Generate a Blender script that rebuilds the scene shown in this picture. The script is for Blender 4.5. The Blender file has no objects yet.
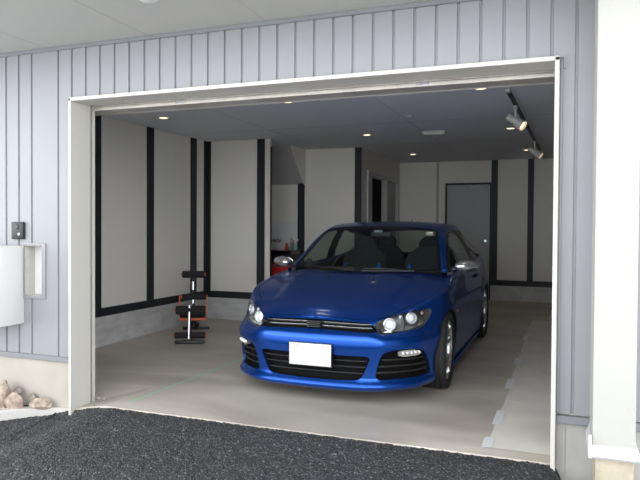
import bpy, bmesh, math, random
from mathutils import Vector, Matrix, noise
from mathutils.geometry import delaunay_2d_cdt
random.seed(7)
SC = bpy.context.scene
COL = SC.collection
PI = math.pi

# ------------------------------------------------------------------ helpers
def tag(o, label=None, cat=None, group=None, kind=None):
    if label: o['label'] = label
    if cat: o['category'] = cat
    if group: o['group'] = group
    if kind: o['kind'] = kind
    return o

def thing(name, label, cat, loc=(0, 0, 0), rot=(0, 0, 0), group=None):
    o = bpy.data.objects.new(name, None)
    o.empty_display_size = .1
    COL.objects.link(o); o.location = loc; o.rotation_euler = rot
    return tag(o, label, cat, group)

def obj(name, bm, mats, parent=None, smooth=None, recenter=False):
    me = bpy.data.meshes.new(name)
    off = Vector((0, 0, 0))
    if recenter and bm.verts:
        xs = [v.co.x for v in bm.verts]; ys = [v.co.y for v in bm.verts]; zs = [v.co.z for v in bm.verts]
        off = Vector(((min(xs)+max(xs))/2, (min(ys)+max(ys))/2, min(zs)))
        for v in bm.verts: v.co -= off
    bm.to_mesh(me); bm.free()
    for m in (mats if isinstance(mats, (list, tuple)) else [mats]): me.materials.append(m)
    if smooth is not None:
        me.shade_smooth()
        if smooth < 179: me.set_sharp_from_angle(angle=math.radians(smooth))
    o = bpy.data.objects.new(name, me); COL.objects.link(o); o.location = off
    if parent: o.parent = parent
    return o

def solo(name, bm, mats, label, cat, group=None, smooth=None):
    return tag(obj(name, bm, mats, None, smooth, True), label, cat, group)

def struct(name, bm, mats, smooth=None):
    return tag(obj(name, bm, mats, None, smooth), kind='structure')

def B(): return bmesh.new()

def add_box(bm, x0, x1, y0, y1, z0, z1, bevel=0, seg=2, mi=0, M=None):
    t = bmesh.new()
    bmesh.ops.create_cube(t, size=1)
    for v in t.verts:
        v.co = Vector((x0+(v.co.x+.5)*(x1-x0), y0+(v.co.y+.5)*(y1-y0), z0+(v.co.z+.5)*(z1-z0)))
    if bevel: bmesh.ops.bevel(t, geom=t.edges[:], offset=bevel, segments=seg, profile=.5, affect='EDGES')
    merge(bm, t, mi, M); return bm

def merge(bm, t, mi=0, M=None):
    if M is not None: bmesh.ops.transform(t, matrix=M, verts=t.verts)
    vm = {}
    for v in t.verts: vm[v] = bm.verts.new(v.co)
    for f in t.faces:
        try: nf = bm.faces.new([vm[v] for v in f.verts]); nf.material_index = mi if mi else f.material_index
        except ValueError: pass
    t.free()

def add_tube(bm, pts, r, seg=10, mi=0, caps=True):
    """tube through points; r number or list"""
    pts = [Vector(p) for p in pts]; n = len(pts)
    rs = r if isinstance(r, (list, tuple)) else [r]*n
    rings = []; prev = None
    for i, p in enumerate(pts):
        d = (pts[min(i+1, n-1)]-pts[max(i-1, 0)]).normalized()
        if prev is None:
            a = Vector((0, 0, 1)) if abs(d.z) < .9 else Vector((1, 0, 0)); u = d.cross(a).normalized()
        else: u = (prev-d*prev.dot(d)).normalized()
        prev = u; w = d.cross(u)
        rings.append([bm.verts.new(p+(u*math.cos(2*PI*k/seg)+w*math.sin(2*PI*k/seg))*rs[i]) for k in range(seg)])
    for a, b in zip(rings, rings[1:]):
        for k in range(seg):
            f = bm.faces.new((a[k], a[(k+1) % seg], b[(k+1) % seg], b[k])); f.material_index = mi
    if caps:
        f = bm.faces.new(rings[0][::-1]); f.material_index = mi
        f = bm.faces.new(rings[-1]); f.material_index = mi

def add_lathe(bm, prof, c=(0, 0, 0), axis='z', seg=32, mi=0):
    """prof: list of (r, h) along the axis"""
    c = Vector(c); rings = []
    for r, h in prof:
        ring = []
        for k in range(seg if r > 1e-6 else 1):
            a = 2*PI*k/seg; u, v = r*math.cos(a), r*math.sin(a)
            q = {'z': (u, v, h), 'x': (h, u, v), 'y': (v, h, u)}[axis]
            ring.append(bm.verts.new(c+Vector(q)))
        rings.append(ring)
    for a, b in zip(rings, rings[1:]):
        for k in range(seg):
            k2 = (k+1) % seg
            vs = []
            for v in (a[k % len(a)], a[k2 % len(a)], b[k2 % len(b)], b[k % len(b)]):
                if v not in vs: vs.append(v)
            if len(vs) > 2:
                f = bm.faces.new(vs); f.material_index = mi

def add_ell(bm, c, rx, ry, rz, nu=20, nv=12, mi=0, fn=None):
    t = bmesh.new(); bmesh.ops.create_uvsphere(t, u_segments=nu, v_segments=nv, radius=1)
    for v in t.verts:
        if fn: v.co = fn(v.co)
        v.co = Vector((c[0]+v.co.x*rx, c[1]+v.co.y*ry, c[2]+v.co.z*rz))
    merge(bm, t, mi)

# ------------------------------------------------------------------ materials
def mat(name, color, rough=.5, metal=0, coat=0, spec=.5, noise_amt=0, noise_scale=20, bump=0, bump_scale=60, detail=4, coat_rough=.03, emit=None, es=0, stretch=None, alpha_mix=None, contrast=(.3, .7)):
    m = bpy.data.materials.new(name); m.use_nodes = True
    nt = m.node_tree; bs = nt.nodes['Principled BSDF']
    bs.inputs['Base Color'].default_value = (*color, 1)
    bs.inputs['Roughness'].default_value = rough
    bs.inputs['Metallic'].default_value = metal
    bs.inputs['Coat Weight'].default_value = coat
    bs.inputs['Coat Roughness'].default_value = coat_rough
    bs.inputs['Specular IOR Level'].default_value = spec
    if emit: bs.inputs['Emission Color'].default_value = (*emit, 1); bs.inputs['Emission Strength'].default_value = es
    tc = nt.nodes.new('ShaderNodeTexCoord'); src = tc.outputs['Object']
    if stretch:
        mp = nt.nodes.new('ShaderNodeMapping'); mp.inputs['Scale'].default_value = stretch
        nt.links.new(src, mp.inputs['Vector']); src = mp.outputs['Vector']
    if noise_amt:
        nz = nt.nodes.new('ShaderNodeTexNoise'); nz.inputs['Scale'].default_value = noise_scale; nz.inputs['Detail'].default_value = detail
        nt.links.new(src, nz.inputs['Vector'])
        cr = nt.nodes.new('ShaderNodeValToRGB')
        cr.color_ramp.elements[0].position = contrast[0]; cr.color_ramp.elements[1].position = contrast[1]
        cr.color_ramp.elements[0].color = (*[max(c*(1-noise_amt), 0) for c in color], 1)
        cr.color_ramp.elements[1].color = (*[min(c*(1+noise_amt), 1) for c in color], 1)
        nt.links.new(nz.outputs['Fac'], cr.inputs['Fac']); nt.links.new(cr.outputs['Color'], bs.inputs['Base Color'])
    if bump:
        n2 = nt.nodes.new('ShaderNodeTexNoise'); n2.inputs['Scale'].default_value = bump_scale; n2.inputs['Detail'].default_value = 3
        nt.links.new(src, n2.inputs['Vector'])
        bp = nt.nodes.new('ShaderNodeBump'); bp.inputs['Strength'].default_value = bump; bp.inputs['Distance'].default_value = .01
        nt.links.new(n2.outputs['Fac'], bp.inputs['Height']); nt.links.new(bp.outputs['Normal'], bs.inputs['Normal'])
    return m

def glass(name, tint, ior=1.45, rough=0.0, gloss_scale=1.0):
    m = bpy.data.materials.new(name); m.use_nodes = True; nt = m.node_tree; nt.nodes.clear()
    out = nt.nodes.new('ShaderNodeOutputMaterial'); mx = nt.nodes.new('ShaderNodeMixShader')
    fr = nt.nodes.new('ShaderNodeFresnel'); fr.inputs['IOR'].default_value = ior
    tr = nt.nodes.new('ShaderNodeBsdfTransparent'); tr.inputs['Color'].default_value = (*tint, 1)
    gl = nt.nodes.new('ShaderNodeBsdfGlossy'); gl.inputs['Roughness'].default_value = rough
    ge = nt.nodes.new('ShaderNodeNewGeometry'); mr = nt.nodes.new('ShaderNodeMapRange')
    mr.inputs['To Min'].default_value = ior; mr.inputs['To Max'].default_value = 1/ior
    nt.links.new(ge.outputs['Backfacing'], mr.inputs['Value']); nt.links.new(mr.outputs['Result'], fr.inputs['IOR'])
    nt.links.new(fr.outputs[0], mx.inputs[0]); nt.links.new(tr.outputs[0], mx.inputs[1]); nt.links.new(gl.outputs[0], mx.inputs[2])
    nt.links.new(mx.outputs[0], out.inputs['Surface'])
    return m

M = {}
M['siding'] = mat('siding_metal', (.255, .259, .270), rough=.42, spec=.4, noise_amt=.02, noise_scale=3)
M['siding_trim'] = mat('siding_trim', (.20, .205, .218), rough=.4)
M['white_metal'] = mat('white_casing', (.55, .535, .49), rough=.45)
M['steel_band'] = mat('shutter_bar', (.52, .49, .44), rough=.35, metal=.25, noise_amt=.15, noise_scale=1.5, stretch=(4, .1, .1))
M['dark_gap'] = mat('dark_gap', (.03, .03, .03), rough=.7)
M['soffit'] = mat('soffit_board', (.47, .47, .45), rough=.8, noise_amt=.015, noise_scale=40)
M['stucco'] = mat('stucco', (.405, .40, .37), rough=.85, bump=.35, bump_scale=160)
M['white_trim'] = mat('white_trim', (.53, .53, .55), rough=.4)
M['found'] = mat('foundation_render', (.385, .36, .31), rough=.85, noise_amt=.10, noise_scale=3, detail=6)
M['concrete'] = mat('concrete_grey', (.39, .385, .365), rough=.85, noise_amt=.16, noise_scale=5, bump=.3, bump_scale=30, detail=7, stretch=(1, 1, .5))
M['pier'] = mat('stained_concrete', (.42, .37, .28), rough=.9, noise_amt=.22, noise_scale=9, detail=7)
M['kerb'] = mat('kerb_concrete', (.47, .46, .43), rough=.8, noise_amt=.06, noise_scale=12)
M['wall'] = mat('board_wall', (.76, .74, .685), rough=.85, noise_amt=.07, noise_scale=160, detail=2, bump=.2, bump_scale=200)
M['wall_dark'] = mat('charcoal_wall', (.10, .10, .105), rough=.8)
M['ceil'] = mat('ceiling_board', (.70, .72, .75), rough=.85, noise_amt=.07, noise_scale=150, detail=2)
M['black_trim'] = mat('black_trim', (.012, .014, .017), rough=.55)
M['plinth'] = mat('plinth_concrete', (.50, .50, .49), rough=.85, noise_amt=.2, noise_scale=4, detail=7, stretch=(1, 1, 2.5))
M['door_grey'] = mat('grey_door', (.40, .40, .40), rough=.6, noise_amt=.04, noise_scale=100)
M['frame_grey'] = mat('door_frame', (.55, .55, .55), rough=.5)
M['black'] = mat('black_plastic', (.012, .012, .013), rough=.45)
M['black_matte'] = mat('black_foam', (.014, .014, .016), rough=.9, bump=.3, bump_scale=150)
M['chrome'] = mat('chrome', (.75, .76, .78), rough=.12, metal=1)
M['silver'] = mat('silver_paint', (.62, .63, .65), rough=.25, metal=.9)
M['orange'] = mat('orange_paint', (.75, .16, .05), rough=.45)
M['red'] = mat('red_paint', (.45, .015, .012), rough=.35, coat=.5)
M['white_plastic'] = mat('white_plastic', (.66, .66, .65), rough=.4)
M['lampwhite'] = mat('spot_body', (.62, .61, .58), rough=.4)
M['glow'] = mat('lamp_glow', (1, .9, .7), emit=(1, .80, .48), es=1.1)
M['tile'] = mat('splash_panel', (.70, .70, .69), rough=.3)
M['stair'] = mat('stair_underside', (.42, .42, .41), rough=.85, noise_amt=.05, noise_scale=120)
M['green'] = mat('green_tape', (.30, .72, .42), rough=.6)
M['tape'] = mat('white_tape', (.72, .73, .74), rough=.4)
M['sheet'] = mat('protective_sheet', (.70, .675, .61), rough=.5, noise_amt=.08, noise_scale=4, detail=5, bump=.25, bump_scale=5)
M['rock_tan'] = mat('rock_tan', (.36, .29, .235), rough=.9, noise_amt=.5, noise_scale=22, detail=6, bump=.8, bump_scale=40)
M['rock_grey'] = mat('rock_grey', (.26, .23, .205), rough=.9, noise_amt=.5, noise_scale=24, detail=6, bump=.8, bump_scale=40)
M['soil'] = mat('planter_soil', (.42, .39, .33), rough=.95, noise_amt=.3, noise_scale=40, bump=.6, bump_scale=60)
M['leaf'] = mat('leaf', (.16, .40, .06), rough=.5)
M['bounce_ground'] = mat('bounce_concrete', (.70, .69, .66), rough=.9, noise_amt=.08, noise_scale=2)
M['bottle_clear'] = glass('bottle_glass', (.75, .85, .82))
M['bottle_red'] = mat('bottle_red', (.50, .05, .03), rough=.3)
M['bottle_green'] = mat('bottle_green', (.06, .22, .12), rough=.2)
M['tan_cap'] = mat('bottle_cap', (.45, .22, .10), rough=.4)
# car
def paint():
    m = bpy.data.materials.new('blue_metallic_paint'); m.use_nodes = True; nt = m.node_tree; bs = nt.nodes['Principled BSDF']
    bs.inputs['Metallic'].default_value = .8
    bs.inputs['Roughness'].default_value = .27
    bs.inputs['Coat Weight'].default_value = .35; bs.inputs['Coat Roughness'].default_value = .03
    tc = nt.nodes.new('ShaderNodeTexCoord'); nz = nt.nodes.new('ShaderNodeTexNoise'); nz.inputs['Scale'].default_value = 900
    nt.links.new(tc.outputs['Object'], nz.inputs['Vector'])
    cr = nt.nodes.new('ShaderNodeValToRGB'); cr.color_ramp.elements[0].color = (.0015, .048, .27, 1); cr.color_ramp.elements[1].color = (.003, .076, .43, 1)
    nt.links.new(nz.outputs['Fac'], cr.inputs['Fac']); nt.links.new(cr.outputs['Color'], bs.inputs['Base Color'])
    return m
M['paint'] = paint()
M['car_glass'] = glass('car_window_glass', (.72, .77, .75))
M['screen_glass'] = glass('windscreen_glass', (.56, .64, .61))
M['lens'] = glass('lamp_cover_glass', (.93, .95, .96), ior=1.5)
M['rubber'] = mat('tyre_rubber', (.010, .010, .010), rough=.75)
M['car_black'] = mat('car_black_trim', (.008, .008, .009), rough=.35)
M['void'] = mat('intake_black', (.003, .003, .003), rough=.9, spec=.2)
M['car_gloss'] = mat('car_gloss_black', (.006, .006, .007), rough=.12)
M['plate'] = mat('plate_white', (.58, .58, .58), rough=.45)
M['seat'] = mat('seat_fabric', (.03, .032, .03), rough=.9)
M['seat_blue'] = mat('seat_blue', (.02, .18, .60), rough=.7)
M['dash'] = mat('dashboard', (.02, .02, .02), rough=.7)
M['reflector'] = mat('lamp_reflector', (.80, .80, .78), rough=.22, metal=.85)
M['bulb_lens'] = mat('projector_lens', (.92, .93, .93), rough=.25, coat=1)
M['housing'] = mat('lamp_housing', (.15, .15, .145), rough=.28, metal=.6)
M['drl'] = mat('running_light', (.75, .77, .78), rough=.2, coat=1)
M['slat'] = mat('grille_slat', (.012, .012, .014), rough=.35)
M['amber'] = mat('indicator', (.6, .45, .3), rough=.2, coat=1)

# asphalt and floor with richer node trees
def asphalt():
    m = bpy.data.materials.new('asphalt'); m.use_nodes = True; nt = m.node_tree; bs = nt.nodes['Principled BSDF']; L = nt.links.new
    tc = nt.nodes.new('ShaderNodeTexCoord')
    v = nt.nodes.new('ShaderNodeTexVoronoi'); v.inputs['Scale'].default_value = 110; L(tc.outputs['Object'], v.inputs['Vector'])
    cr = nt.nodes.new('ShaderNodeValToRGB'); e = cr.color_ramp.elements
    e[0].position = .0; e[0].color = (.012, .0125, .014, 1); e[1].position = 1; e[1].color = (.15, .15, .155, 1)
    k = e.new(.55); k.color = (.026, .027, .030, 1); k = e.new(.9); k.color = (.055, .056, .06, 1)
    sp = nt.nodes.new('ShaderNodeSeparateColor'); L(v.outputs['Color'], sp.inputs[0]); L(sp.outputs[0], cr.inputs['Fac'])
    L(cr.outputs['Color'], bs.inputs['Base Color']); bs.inputs['Roughness'].default_value = .62
    bp = nt.nodes.new('ShaderNodeBump'); bp.inputs['Strength'].default_value = 1; bp.inputs['Distance'].default_value = .006; bp.invert = True
    L(v.outputs['Distance'], bp.inputs['Height']); L(bp.outputs['Normal'], bs.inputs['Normal'])
    return m
M['asphalt'] = asphalt()
def floor_mat():
    m = bpy.data.materials.new('garage_floor_concrete'); m.use_nodes = True; nt = m.node_tree; bs = nt.nodes['Principled BSDF']; L = nt.links.new
    tc = nt.nodes.new('ShaderNodeTexCoord')
    n1 = nt.nodes.new('ShaderNodeTexNoise'); n1.inputs['Scale'].default_value = 1.1; n1.inputs['Detail'].default_value = 7; n1.inputs['Distortion'].default_value = .6
    mp = nt.nodes.new('ShaderNodeMapping'); mp.inputs['Scale'].default_value = (.7, 1.6, 1); L(tc.outputs['Object'], mp.inputs['Vector']); L(mp.outputs['Vector'], n1.inputs['Vector'])
    cr = nt.nodes.new('ShaderNodeValToRGB'); e = cr.color_ramp.elements
    e[0].position = .32; e[0].color = (.38, .345, .295, 1); e[1].position = .68; e[1].color = (.60, .56, .485, 1)
    L(n1.outputs['Fac'], cr.inputs['Fac']); L(cr.outputs['Color'], bs.inputs['Base Color'])
    mr = nt.nodes.new('ShaderNodeMapRange'); mr.inputs['To Min'].default_value = .28; mr.inputs['To Max'].default_value = .55
    L(n1.outputs['Fac'], mr.inputs['Value']); L(mr.outputs['Result'], bs.inputs['Roughness'])
    n2 = nt.nodes.new('ShaderNodeTexNoise'); n2.inputs['Scale'].default_value = 9; n2.inputs['Detail'].default_value = 5; L(tc.outputs['Object'], n2.inputs['Vector'])
    bp = nt.nodes.new('ShaderNodeBump'); bp.inputs['Strength'].default_value = .15; bp.inputs['Distance'].default_value = .01
    L(n2.outputs['Fac'], bp.inputs['Height']); L(bp.outputs['Normal'], bs.inputs['Normal'])
    return m
M['floor'] = floor_mat()

# ------------------------------------------------------------------ camera and sky
CAMH = 1.33
def make_camera():
    yaw, pitch, roll = math.radians(21.0), math.radians(-1.0), math.radians(.34)
    f = Vector((-math.sin(yaw)*math.cos(pitch), math.cos(yaw)*math.cos(pitch), math.sin(pitch)))
    r = Vector((math.cos(yaw), math.sin(yaw), 0)); u = r.cross(f)
    c, s = math.cos(roll), math.sin(roll)
    R, U = r*c+u*s, u*c-r*s
    mw = Matrix(((R.x, U.x, -f.x, 0), (R.y, U.y, -f.y, 0), (R.z, U.z, -f.z, CAMH), (0, 0, 0, 1)))
    cam = bpy.data.cameras.new('camera'); o = bpy.data.objects.new('camera', cam); COL.objects.link(o)
    o.matrix_world = mw; cam.sensor_width = 36; cam.lens = 640/640*36; cam.clip_start = .05
    SC.camera = o
make_camera()
w = bpy.data.worlds.new('overcast_sky'); SC.world = w; w.use_nodes = True
nt = w.node_tree; bg = nt.nodes['Background']
tc = nt.nodes.new('ShaderNodeTexCoord'); nz = nt.nodes.new('ShaderNodeTexNoise'); nz.inputs['Scale'].default_value = 2.2; nz.inputs['Detail'].default_value = 4
nt.links.new(tc.outputs['Generated'], nz.inputs['Vector'])
cr = nt.nodes.new('ShaderNodeValToRGB'); cr.color_ramp.elements[0].position = .3; cr.color_ramp.elements[1].position = .7
cr.color_ramp.elements[0].color = (.82, .87, .95, 1); cr.color_ramp.elements[1].color = (1, 1, 1, 1)
nt.links.new(nz.outputs['Fac'], cr.inputs['Fac']); nt.links.new(cr.outputs['Color'], bg.inputs['Color'])
sx = nt.nodes.new('ShaderNodeSeparateXYZ'); nt.links.new(tc.outputs['Generated'], sx.inputs[0])
ab = nt.nodes.new('ShaderNodeMath'); ab.operation = 'ABSOLUTE'; nt.links.new(sx.outputs['Z'], ab.inputs[0])
mr = nt.nodes.new('ShaderNodeMapRange'); mr.inputs['From Max'].default_value = .7; mr.inputs['To Min'].default_value = 3.0; mr.inputs['To Max'].default_value = 1.05
nt.links.new(ab.outputs[0], mr.inputs['Value']); nt.links.new(mr.outputs['Result'], bg.inputs['Strength'])
bg.inputs['Strength'].default_value = 1.5
SC.view_settings.view_transform = 'Standard'; SC.view_settings.look = 'None'; SC.view_settings.gamma = 1
SC.view_settings.exposure = 1.15; SC.view_settings.use_curve_mapping = False
from bisect import bisect_right
def lerp_table(t, v):
    if v <= t[0][0]: return t[0][1]
    if v >= t[-1][0]: return t[-1][1]
    i = bisect_right([a[0] for a in t], v) - 1
    # monotone-ish cubic (catmull-rom on non-uniform knots)
    x0, y0 = t[i]; x1, y1 = t[i+1]
    def sl(k):
        if k <= 0: return (t[1][1]-t[0][1])/(t[1][0]-t[0][0])
        if k >= len(t)-1: return (t[-1][1]-t[-2][1])/(t[-1][0]-t[-2][0])
        a = (t[k][1]-t[k-1][1])/(t[k][0]-t[k-1][0]); b = (t[k+1][1]-t[k][1])/(t[k+1][0]-t[k][0])
        return 0.0 if a*b <= 0 else 2*a*b/(a+b)
    h = x1-x0; u = (v-x0)/h; m0 = sl(i)*h; m1 = sl(i+1)*h
    return (2*u**3-3*u*u+1)*y0+(u**3-2*u*u+u)*m0+(-2*u**3+3*u*u)*y1+(u**3-u*u)*m1
PLAN = [(0,0),(.2,.006),(.4,.03),(.52,.075),(.62,.145),(.705,.220),(.778,.309),(.828,.43),(.872,.59),(.896,.80),(.903,1.05),(.902,1.6),(.903,2.4),(.905,3.2),(.90,3.6),(.87,3.9),(.80,4.08),(.62,4.19),(.35,4.24),(0,4.25)]
def _dense():
    out = []; n = len(PLAN)
    for i in range(n-1):
        p1, p2 = PLAN[i], PLAN[i+1]
        p0 = PLAN[i-1] if i else (-PLAN[1][0], PLAN[1][1])
        p3 = PLAN[i+2] if i+2 < n else (-PLAN[n-2][0], PLAN[n-2][1])
        def tg(a, b, c):   # non-uniform tangent
            d1 = math.dist(a, b); d2 = math.dist(b, c)
            return [((b[k]-a[k])/d1*d2+(c[k]-b[k])/d2*d1)/(d1+d2) for k in (0, 1)]
        L = math.dist(p1, p2); t1 = tg(p0, p1, p2); t2 = tg(p1, p2, p3)
        m = max(4, int(L/.01))
        for j in range(m):
            u = j/m
            out.append(tuple((2*u**3-3*u*u+1)*p1[k]+(u**3-2*u*u+u)*t1[k]*L+(-2*u**3+3*u*u)*p2[k]+(u**3-u*u)*t2[k]*L for k in (0, 1)))
    out.append(PLAN[-1]); s = [0.0]
    for a, b in zip(out, out[1:]): s.append(s[-1]+math.dist(a, b))
    return out, s
PD, PS = _dense(); SMAX = PS[-1]
def plan(s):
    s = min(max(s, 0), SMAX-1e-6); i = min(bisect_right(PS, s)-1, len(PD)-2)
    u = (s-PS[i])/(PS[i+1]-PS[i]); a, b = PD[i], PD[i+1]
    x = a[0]+(b[0]-a[0])*u; y = a[1]+(b[1]-a[1])*u
    a = PD[max(i-3, 0)]; b = PD[min(i+4, len(PD)-1)]
    if i < 3: a = (-PD[3-i][0], PD[3-i][1])
    tx, ty = b[0]-a[0], b[1]-a[1]; l = math.hypot(tx, ty)
    return x, y, ty/l, -tx/l
def s_at_y(y):   # side: plan y -> s
    for i in range(len(PD)-1):
        if PD[i][1] <= y <= PD[i+1][1]: return PS[i]+(y-PD[i][1])/max(PD[i+1][1]-PD[i][1], 1e-9)*(PS[i+1]-PS[i])
    return SMAX
DF = [(.10,.10),(.125,.03),(.145,.0),(.165,.0),(.185,.018),(.21,.034),(.30,.028),(.37,.018),(.41,.010),(.46,.0),(.52,.003),(.55,.018),(.575,.055),(.60,.080),(.64,.100),(.68,.125),(.74,.18)]
DS = [(.12,.06),(.17,.035),(.20,.03),(.30,.022),(.45,.004),(.55,0),(.66,.003),(.72,.012),(.80,.022),(.88,.038),(.93,.055),(1.0,.075)]
DR = [(.12,.10),(.2,.05),(.35,.01),(.5,0),(.65,.01),(.8,.04),(.9,.06),(1.0,.10)]
def smooth(a, b, v):
    u = min(max((v-a)/(b-a), 0), 1); return u*u*(3-2*u)
def depth(y, s, z):
    wf = 1-smooth(.16, .85, y); wr = smooth(3.6, 4.1, y); ws = 1-wf-wr
    zq = z+.03*smooth(.42, .6, s)*smooth(.45, .52, z)*(1-smooth(.60, .66, z))
    return wf*lerp_table(DF, zq)+wr*lerp_table(DR, z)+ws*lerp_table(DS, z)
ZT = [(0,.656),(.30,.650),(.47,.645),(.60,.660),(.75,.680),(.90,.708),(1.02,.728),(1.25,.775),(1.5,.83),(1.9,.895),(2.3,.92),(2.9,.94),(3.7,.975),(4.2,.985),(4.7,.96),(5.3,.955)]
def ztop(s): return lerp_table(ZT, s)
def P(s, z, off=0.0):
    x, y, nx, ny = plan(s); zt = ztop(s); d = depth(y, s, z)
    r = .05 if s > .9 else .02+.03*s/.9
    if z > zt-r: u = min((z-(zt-r))/r, 1); d += .35*r*(1-math.sqrt(max(1-u*u*.95, 0)))
    if s > .5 and s<5: # wheel arch flare
        for c in (.87, 3.448):
            q = math.hypot(y-c, z-.32)
            if q < .52: d -= .012*(1-smooth(.37, .52, q))
    d -= off
    return (x-nx*d, y-ny*d, z)
# ------------------------------------------------------------------ garage shell
def zf(y): return max(0.0, (y-5.42)*.011)
CZ = 2.575
XL, XR, YB, XS = -4.84, .42, 11.8, -2.93
# floor slab, gently rising towards the back
bm = B()
ys = [3.86, 4.05, 4.5, 5.42, 6.5, 7.5, 8.5, 9.5, 10.5, 11.95]
def zfl(x, y): return zf(y)-(.05 if x < -3.3 and y < 4.1 else 0)
rows = [[bm.verts.new((x, y, zfl(x, y))) for x in (-5.2, -3.5, -3.2, .6)] for y in ys]
low = [[bm.verts.new((x, y, -.35)) for x in (-5.2, .6)] for y in (3.86, 11.95)]
for a, b in zip(rows, rows[1:]):
    for k in range(3): bm.faces.new((a[k], a[k+1], b[k+1], b[k]))
bm.faces.new((low[0][0], low[0][1], rows[0][3], rows[0][2], rows[0][1], rows[0][0]))
struct('floor', bm, M['floor'])
bm = B(); add_box(bm, XL-.2, XR+.2, 4.32, YB+.2, CZ, CZ+.1)
struct('ceiling', bm, M['ceil'])
# ceiling board joints
bm = B()
for x in (-3.5, -1.7): add_box(bm, x-.0015, x+.0015, 4.4, YB, CZ-.0012, CZ)
for y in (5.5, 7.32, 9.14): add_box(bm, XL, XR, y-.0015, y+.0015, CZ-.0012, CZ)
struct('trim_1', bm, mat('ceiling_joint', (.26, .27, .29), rough=.8))
bm = B(); add_box(bm, XL-.15, XL, 4.15, YB, -.1, CZ)
struct('wall_left', bm, M['wall'])
bm = B(); add_box(bm, XR, XR+.15, 4.15, YB+.1, -.1, CZ)
struct('wall_right', bm, M['wall_dark'])
bm = B(); add_box(bm, XS-.1, XR+.15, YB, YB+.15, -.1, CZ+.05)
struct('wall_back', bm, M['wall'])
bm = B(); add_box(bm, XL, -3.84, 8.05, 8.10, -.1, CZ)
struct('wall_alcove_front', bm, M['wall'])
# panel to the right of the alcove and the wall running back from it
bm = B()
add_box(bm, XL, XS, 9.35, 9.49, -.1, CZ)
struct('wall_middle', bm, M['wall'])
bm = B()
add_box(bm, XS-.12, XS, 9.49, 9.664, -.1, CZ)
add_box(bm, XS-.12, XS, 9.66, 11.66, 2.25, CZ)
add_box(bm, XS-.12, XS, 11.66, YB, -.1, CZ)
struct('wall_side', bm, M['wall'])
# passage behind the side doorway, its dimness painted as near-black walls
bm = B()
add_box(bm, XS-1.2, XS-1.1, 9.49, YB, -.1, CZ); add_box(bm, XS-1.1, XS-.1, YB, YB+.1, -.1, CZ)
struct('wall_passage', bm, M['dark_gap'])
# infill above the sloping edge of the stair opening, in the plane of the alcove mouth
bm = B()
t = bmesh.new()
pts = [(8.79, CZ), (9.35, CZ), (9.35, 2.0)]
va = [t.verts.new((-3.86, y, z)) for y, z in pts]; vb = [t.verts.new((-3.84, y, z)) for y, z in pts]
t.faces.new(va); t.faces.new(vb[::-1])
for k in range(3): t.faces.new((va[k], va[(k+1) % 3], vb[(k+1) % 3], vb[k]))
merge(bm, t)
struct('wall_stair_infill', bm, M['wall'])
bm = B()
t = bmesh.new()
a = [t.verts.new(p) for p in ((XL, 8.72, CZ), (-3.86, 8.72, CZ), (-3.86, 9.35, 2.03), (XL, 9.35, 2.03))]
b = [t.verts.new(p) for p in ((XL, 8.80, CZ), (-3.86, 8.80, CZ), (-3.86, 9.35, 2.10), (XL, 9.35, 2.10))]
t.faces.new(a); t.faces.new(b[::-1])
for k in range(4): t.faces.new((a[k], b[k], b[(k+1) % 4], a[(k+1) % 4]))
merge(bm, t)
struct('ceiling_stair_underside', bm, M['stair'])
# concrete plinths (baseboards) and black battens
def plinth(name, x0, x1, y0, y1, z1=.335):
    bm = B(); add_box(bm, x0, x1, y0, y1, -.05, z1); struct(name, bm, M['plinth'])
plinth('baseboard_left', XL, XL+.02, 4.2, 8.05)
plinth('baseboard_alcove', XL, -3.84, 8.03, 8.05)
plinth('baseboard_middle', -3.84, XS+.01, 9.33, 9.35)
plinth('baseboard_back', -1.24, XR, YB-.02, YB, .335)
plinth('baseboard_right', XR-.02, XR, 4.2, YB)
T = [2]
def trim(*boxes, m=None):
    bm = B()
    for b in boxes: add_box(bm, *b, bevel=.002, seg=1)
    struct('trim_%d' % T[0], bm, m or M['black_trim']); T[0] += 1
P0, P1 = .337, .43
trim((XL, XL+.022, 4.3, 8.05, P0, P1))
for y0, y1 in ((5.655, 5.775), (6.62, 6.75), (7.61, 7.745), (7.955, 8.05), (4.5, 4.61)): trim((XL, XL+.02, y0, y1, P1, CZ))
trim((XL, -3.84, 8.028, 8.05, P0, P1))
for x0, x1 in ((XL, -4.776), (-4.031, -3.915)): trim((x0, x1, 8.03, 8.05, P1, CZ))
trim((-3.842, -3.834, 8.062, 8.102, P1, 2.47))                      # thin edge of the alcove jamb
trim((-3.965, -3.85, 9.33, 9.35, P1, 2.045))
trim((XS-.09, XS+.008, 9.33, 9.37, P0, CZ))
trim((-3.85, XS-.09, 9.328, 9.35, P0, P1))
trim((-1.25, -1.14, YB-.02, YB, P0, CZ)); trim((-.63, -.53, YB-.02, YB, P0, CZ)); trim((-.02, .08, YB-.02, YB, P0, CZ))
trim((-1.14, XR, YB-.018, YB, P0-.002, P1+.005))
trim((-2.235, -2.19, YB-.012, YB, .1, CZ), m=M['door_grey'])
for y0 in (5.0, 6.6, 8.2, 9.8): trim((XR-.02, XR, y0, y0+.11, P1, CZ))
trim((XR-.022, XR, 4.3, YB, P0, P1))
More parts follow.
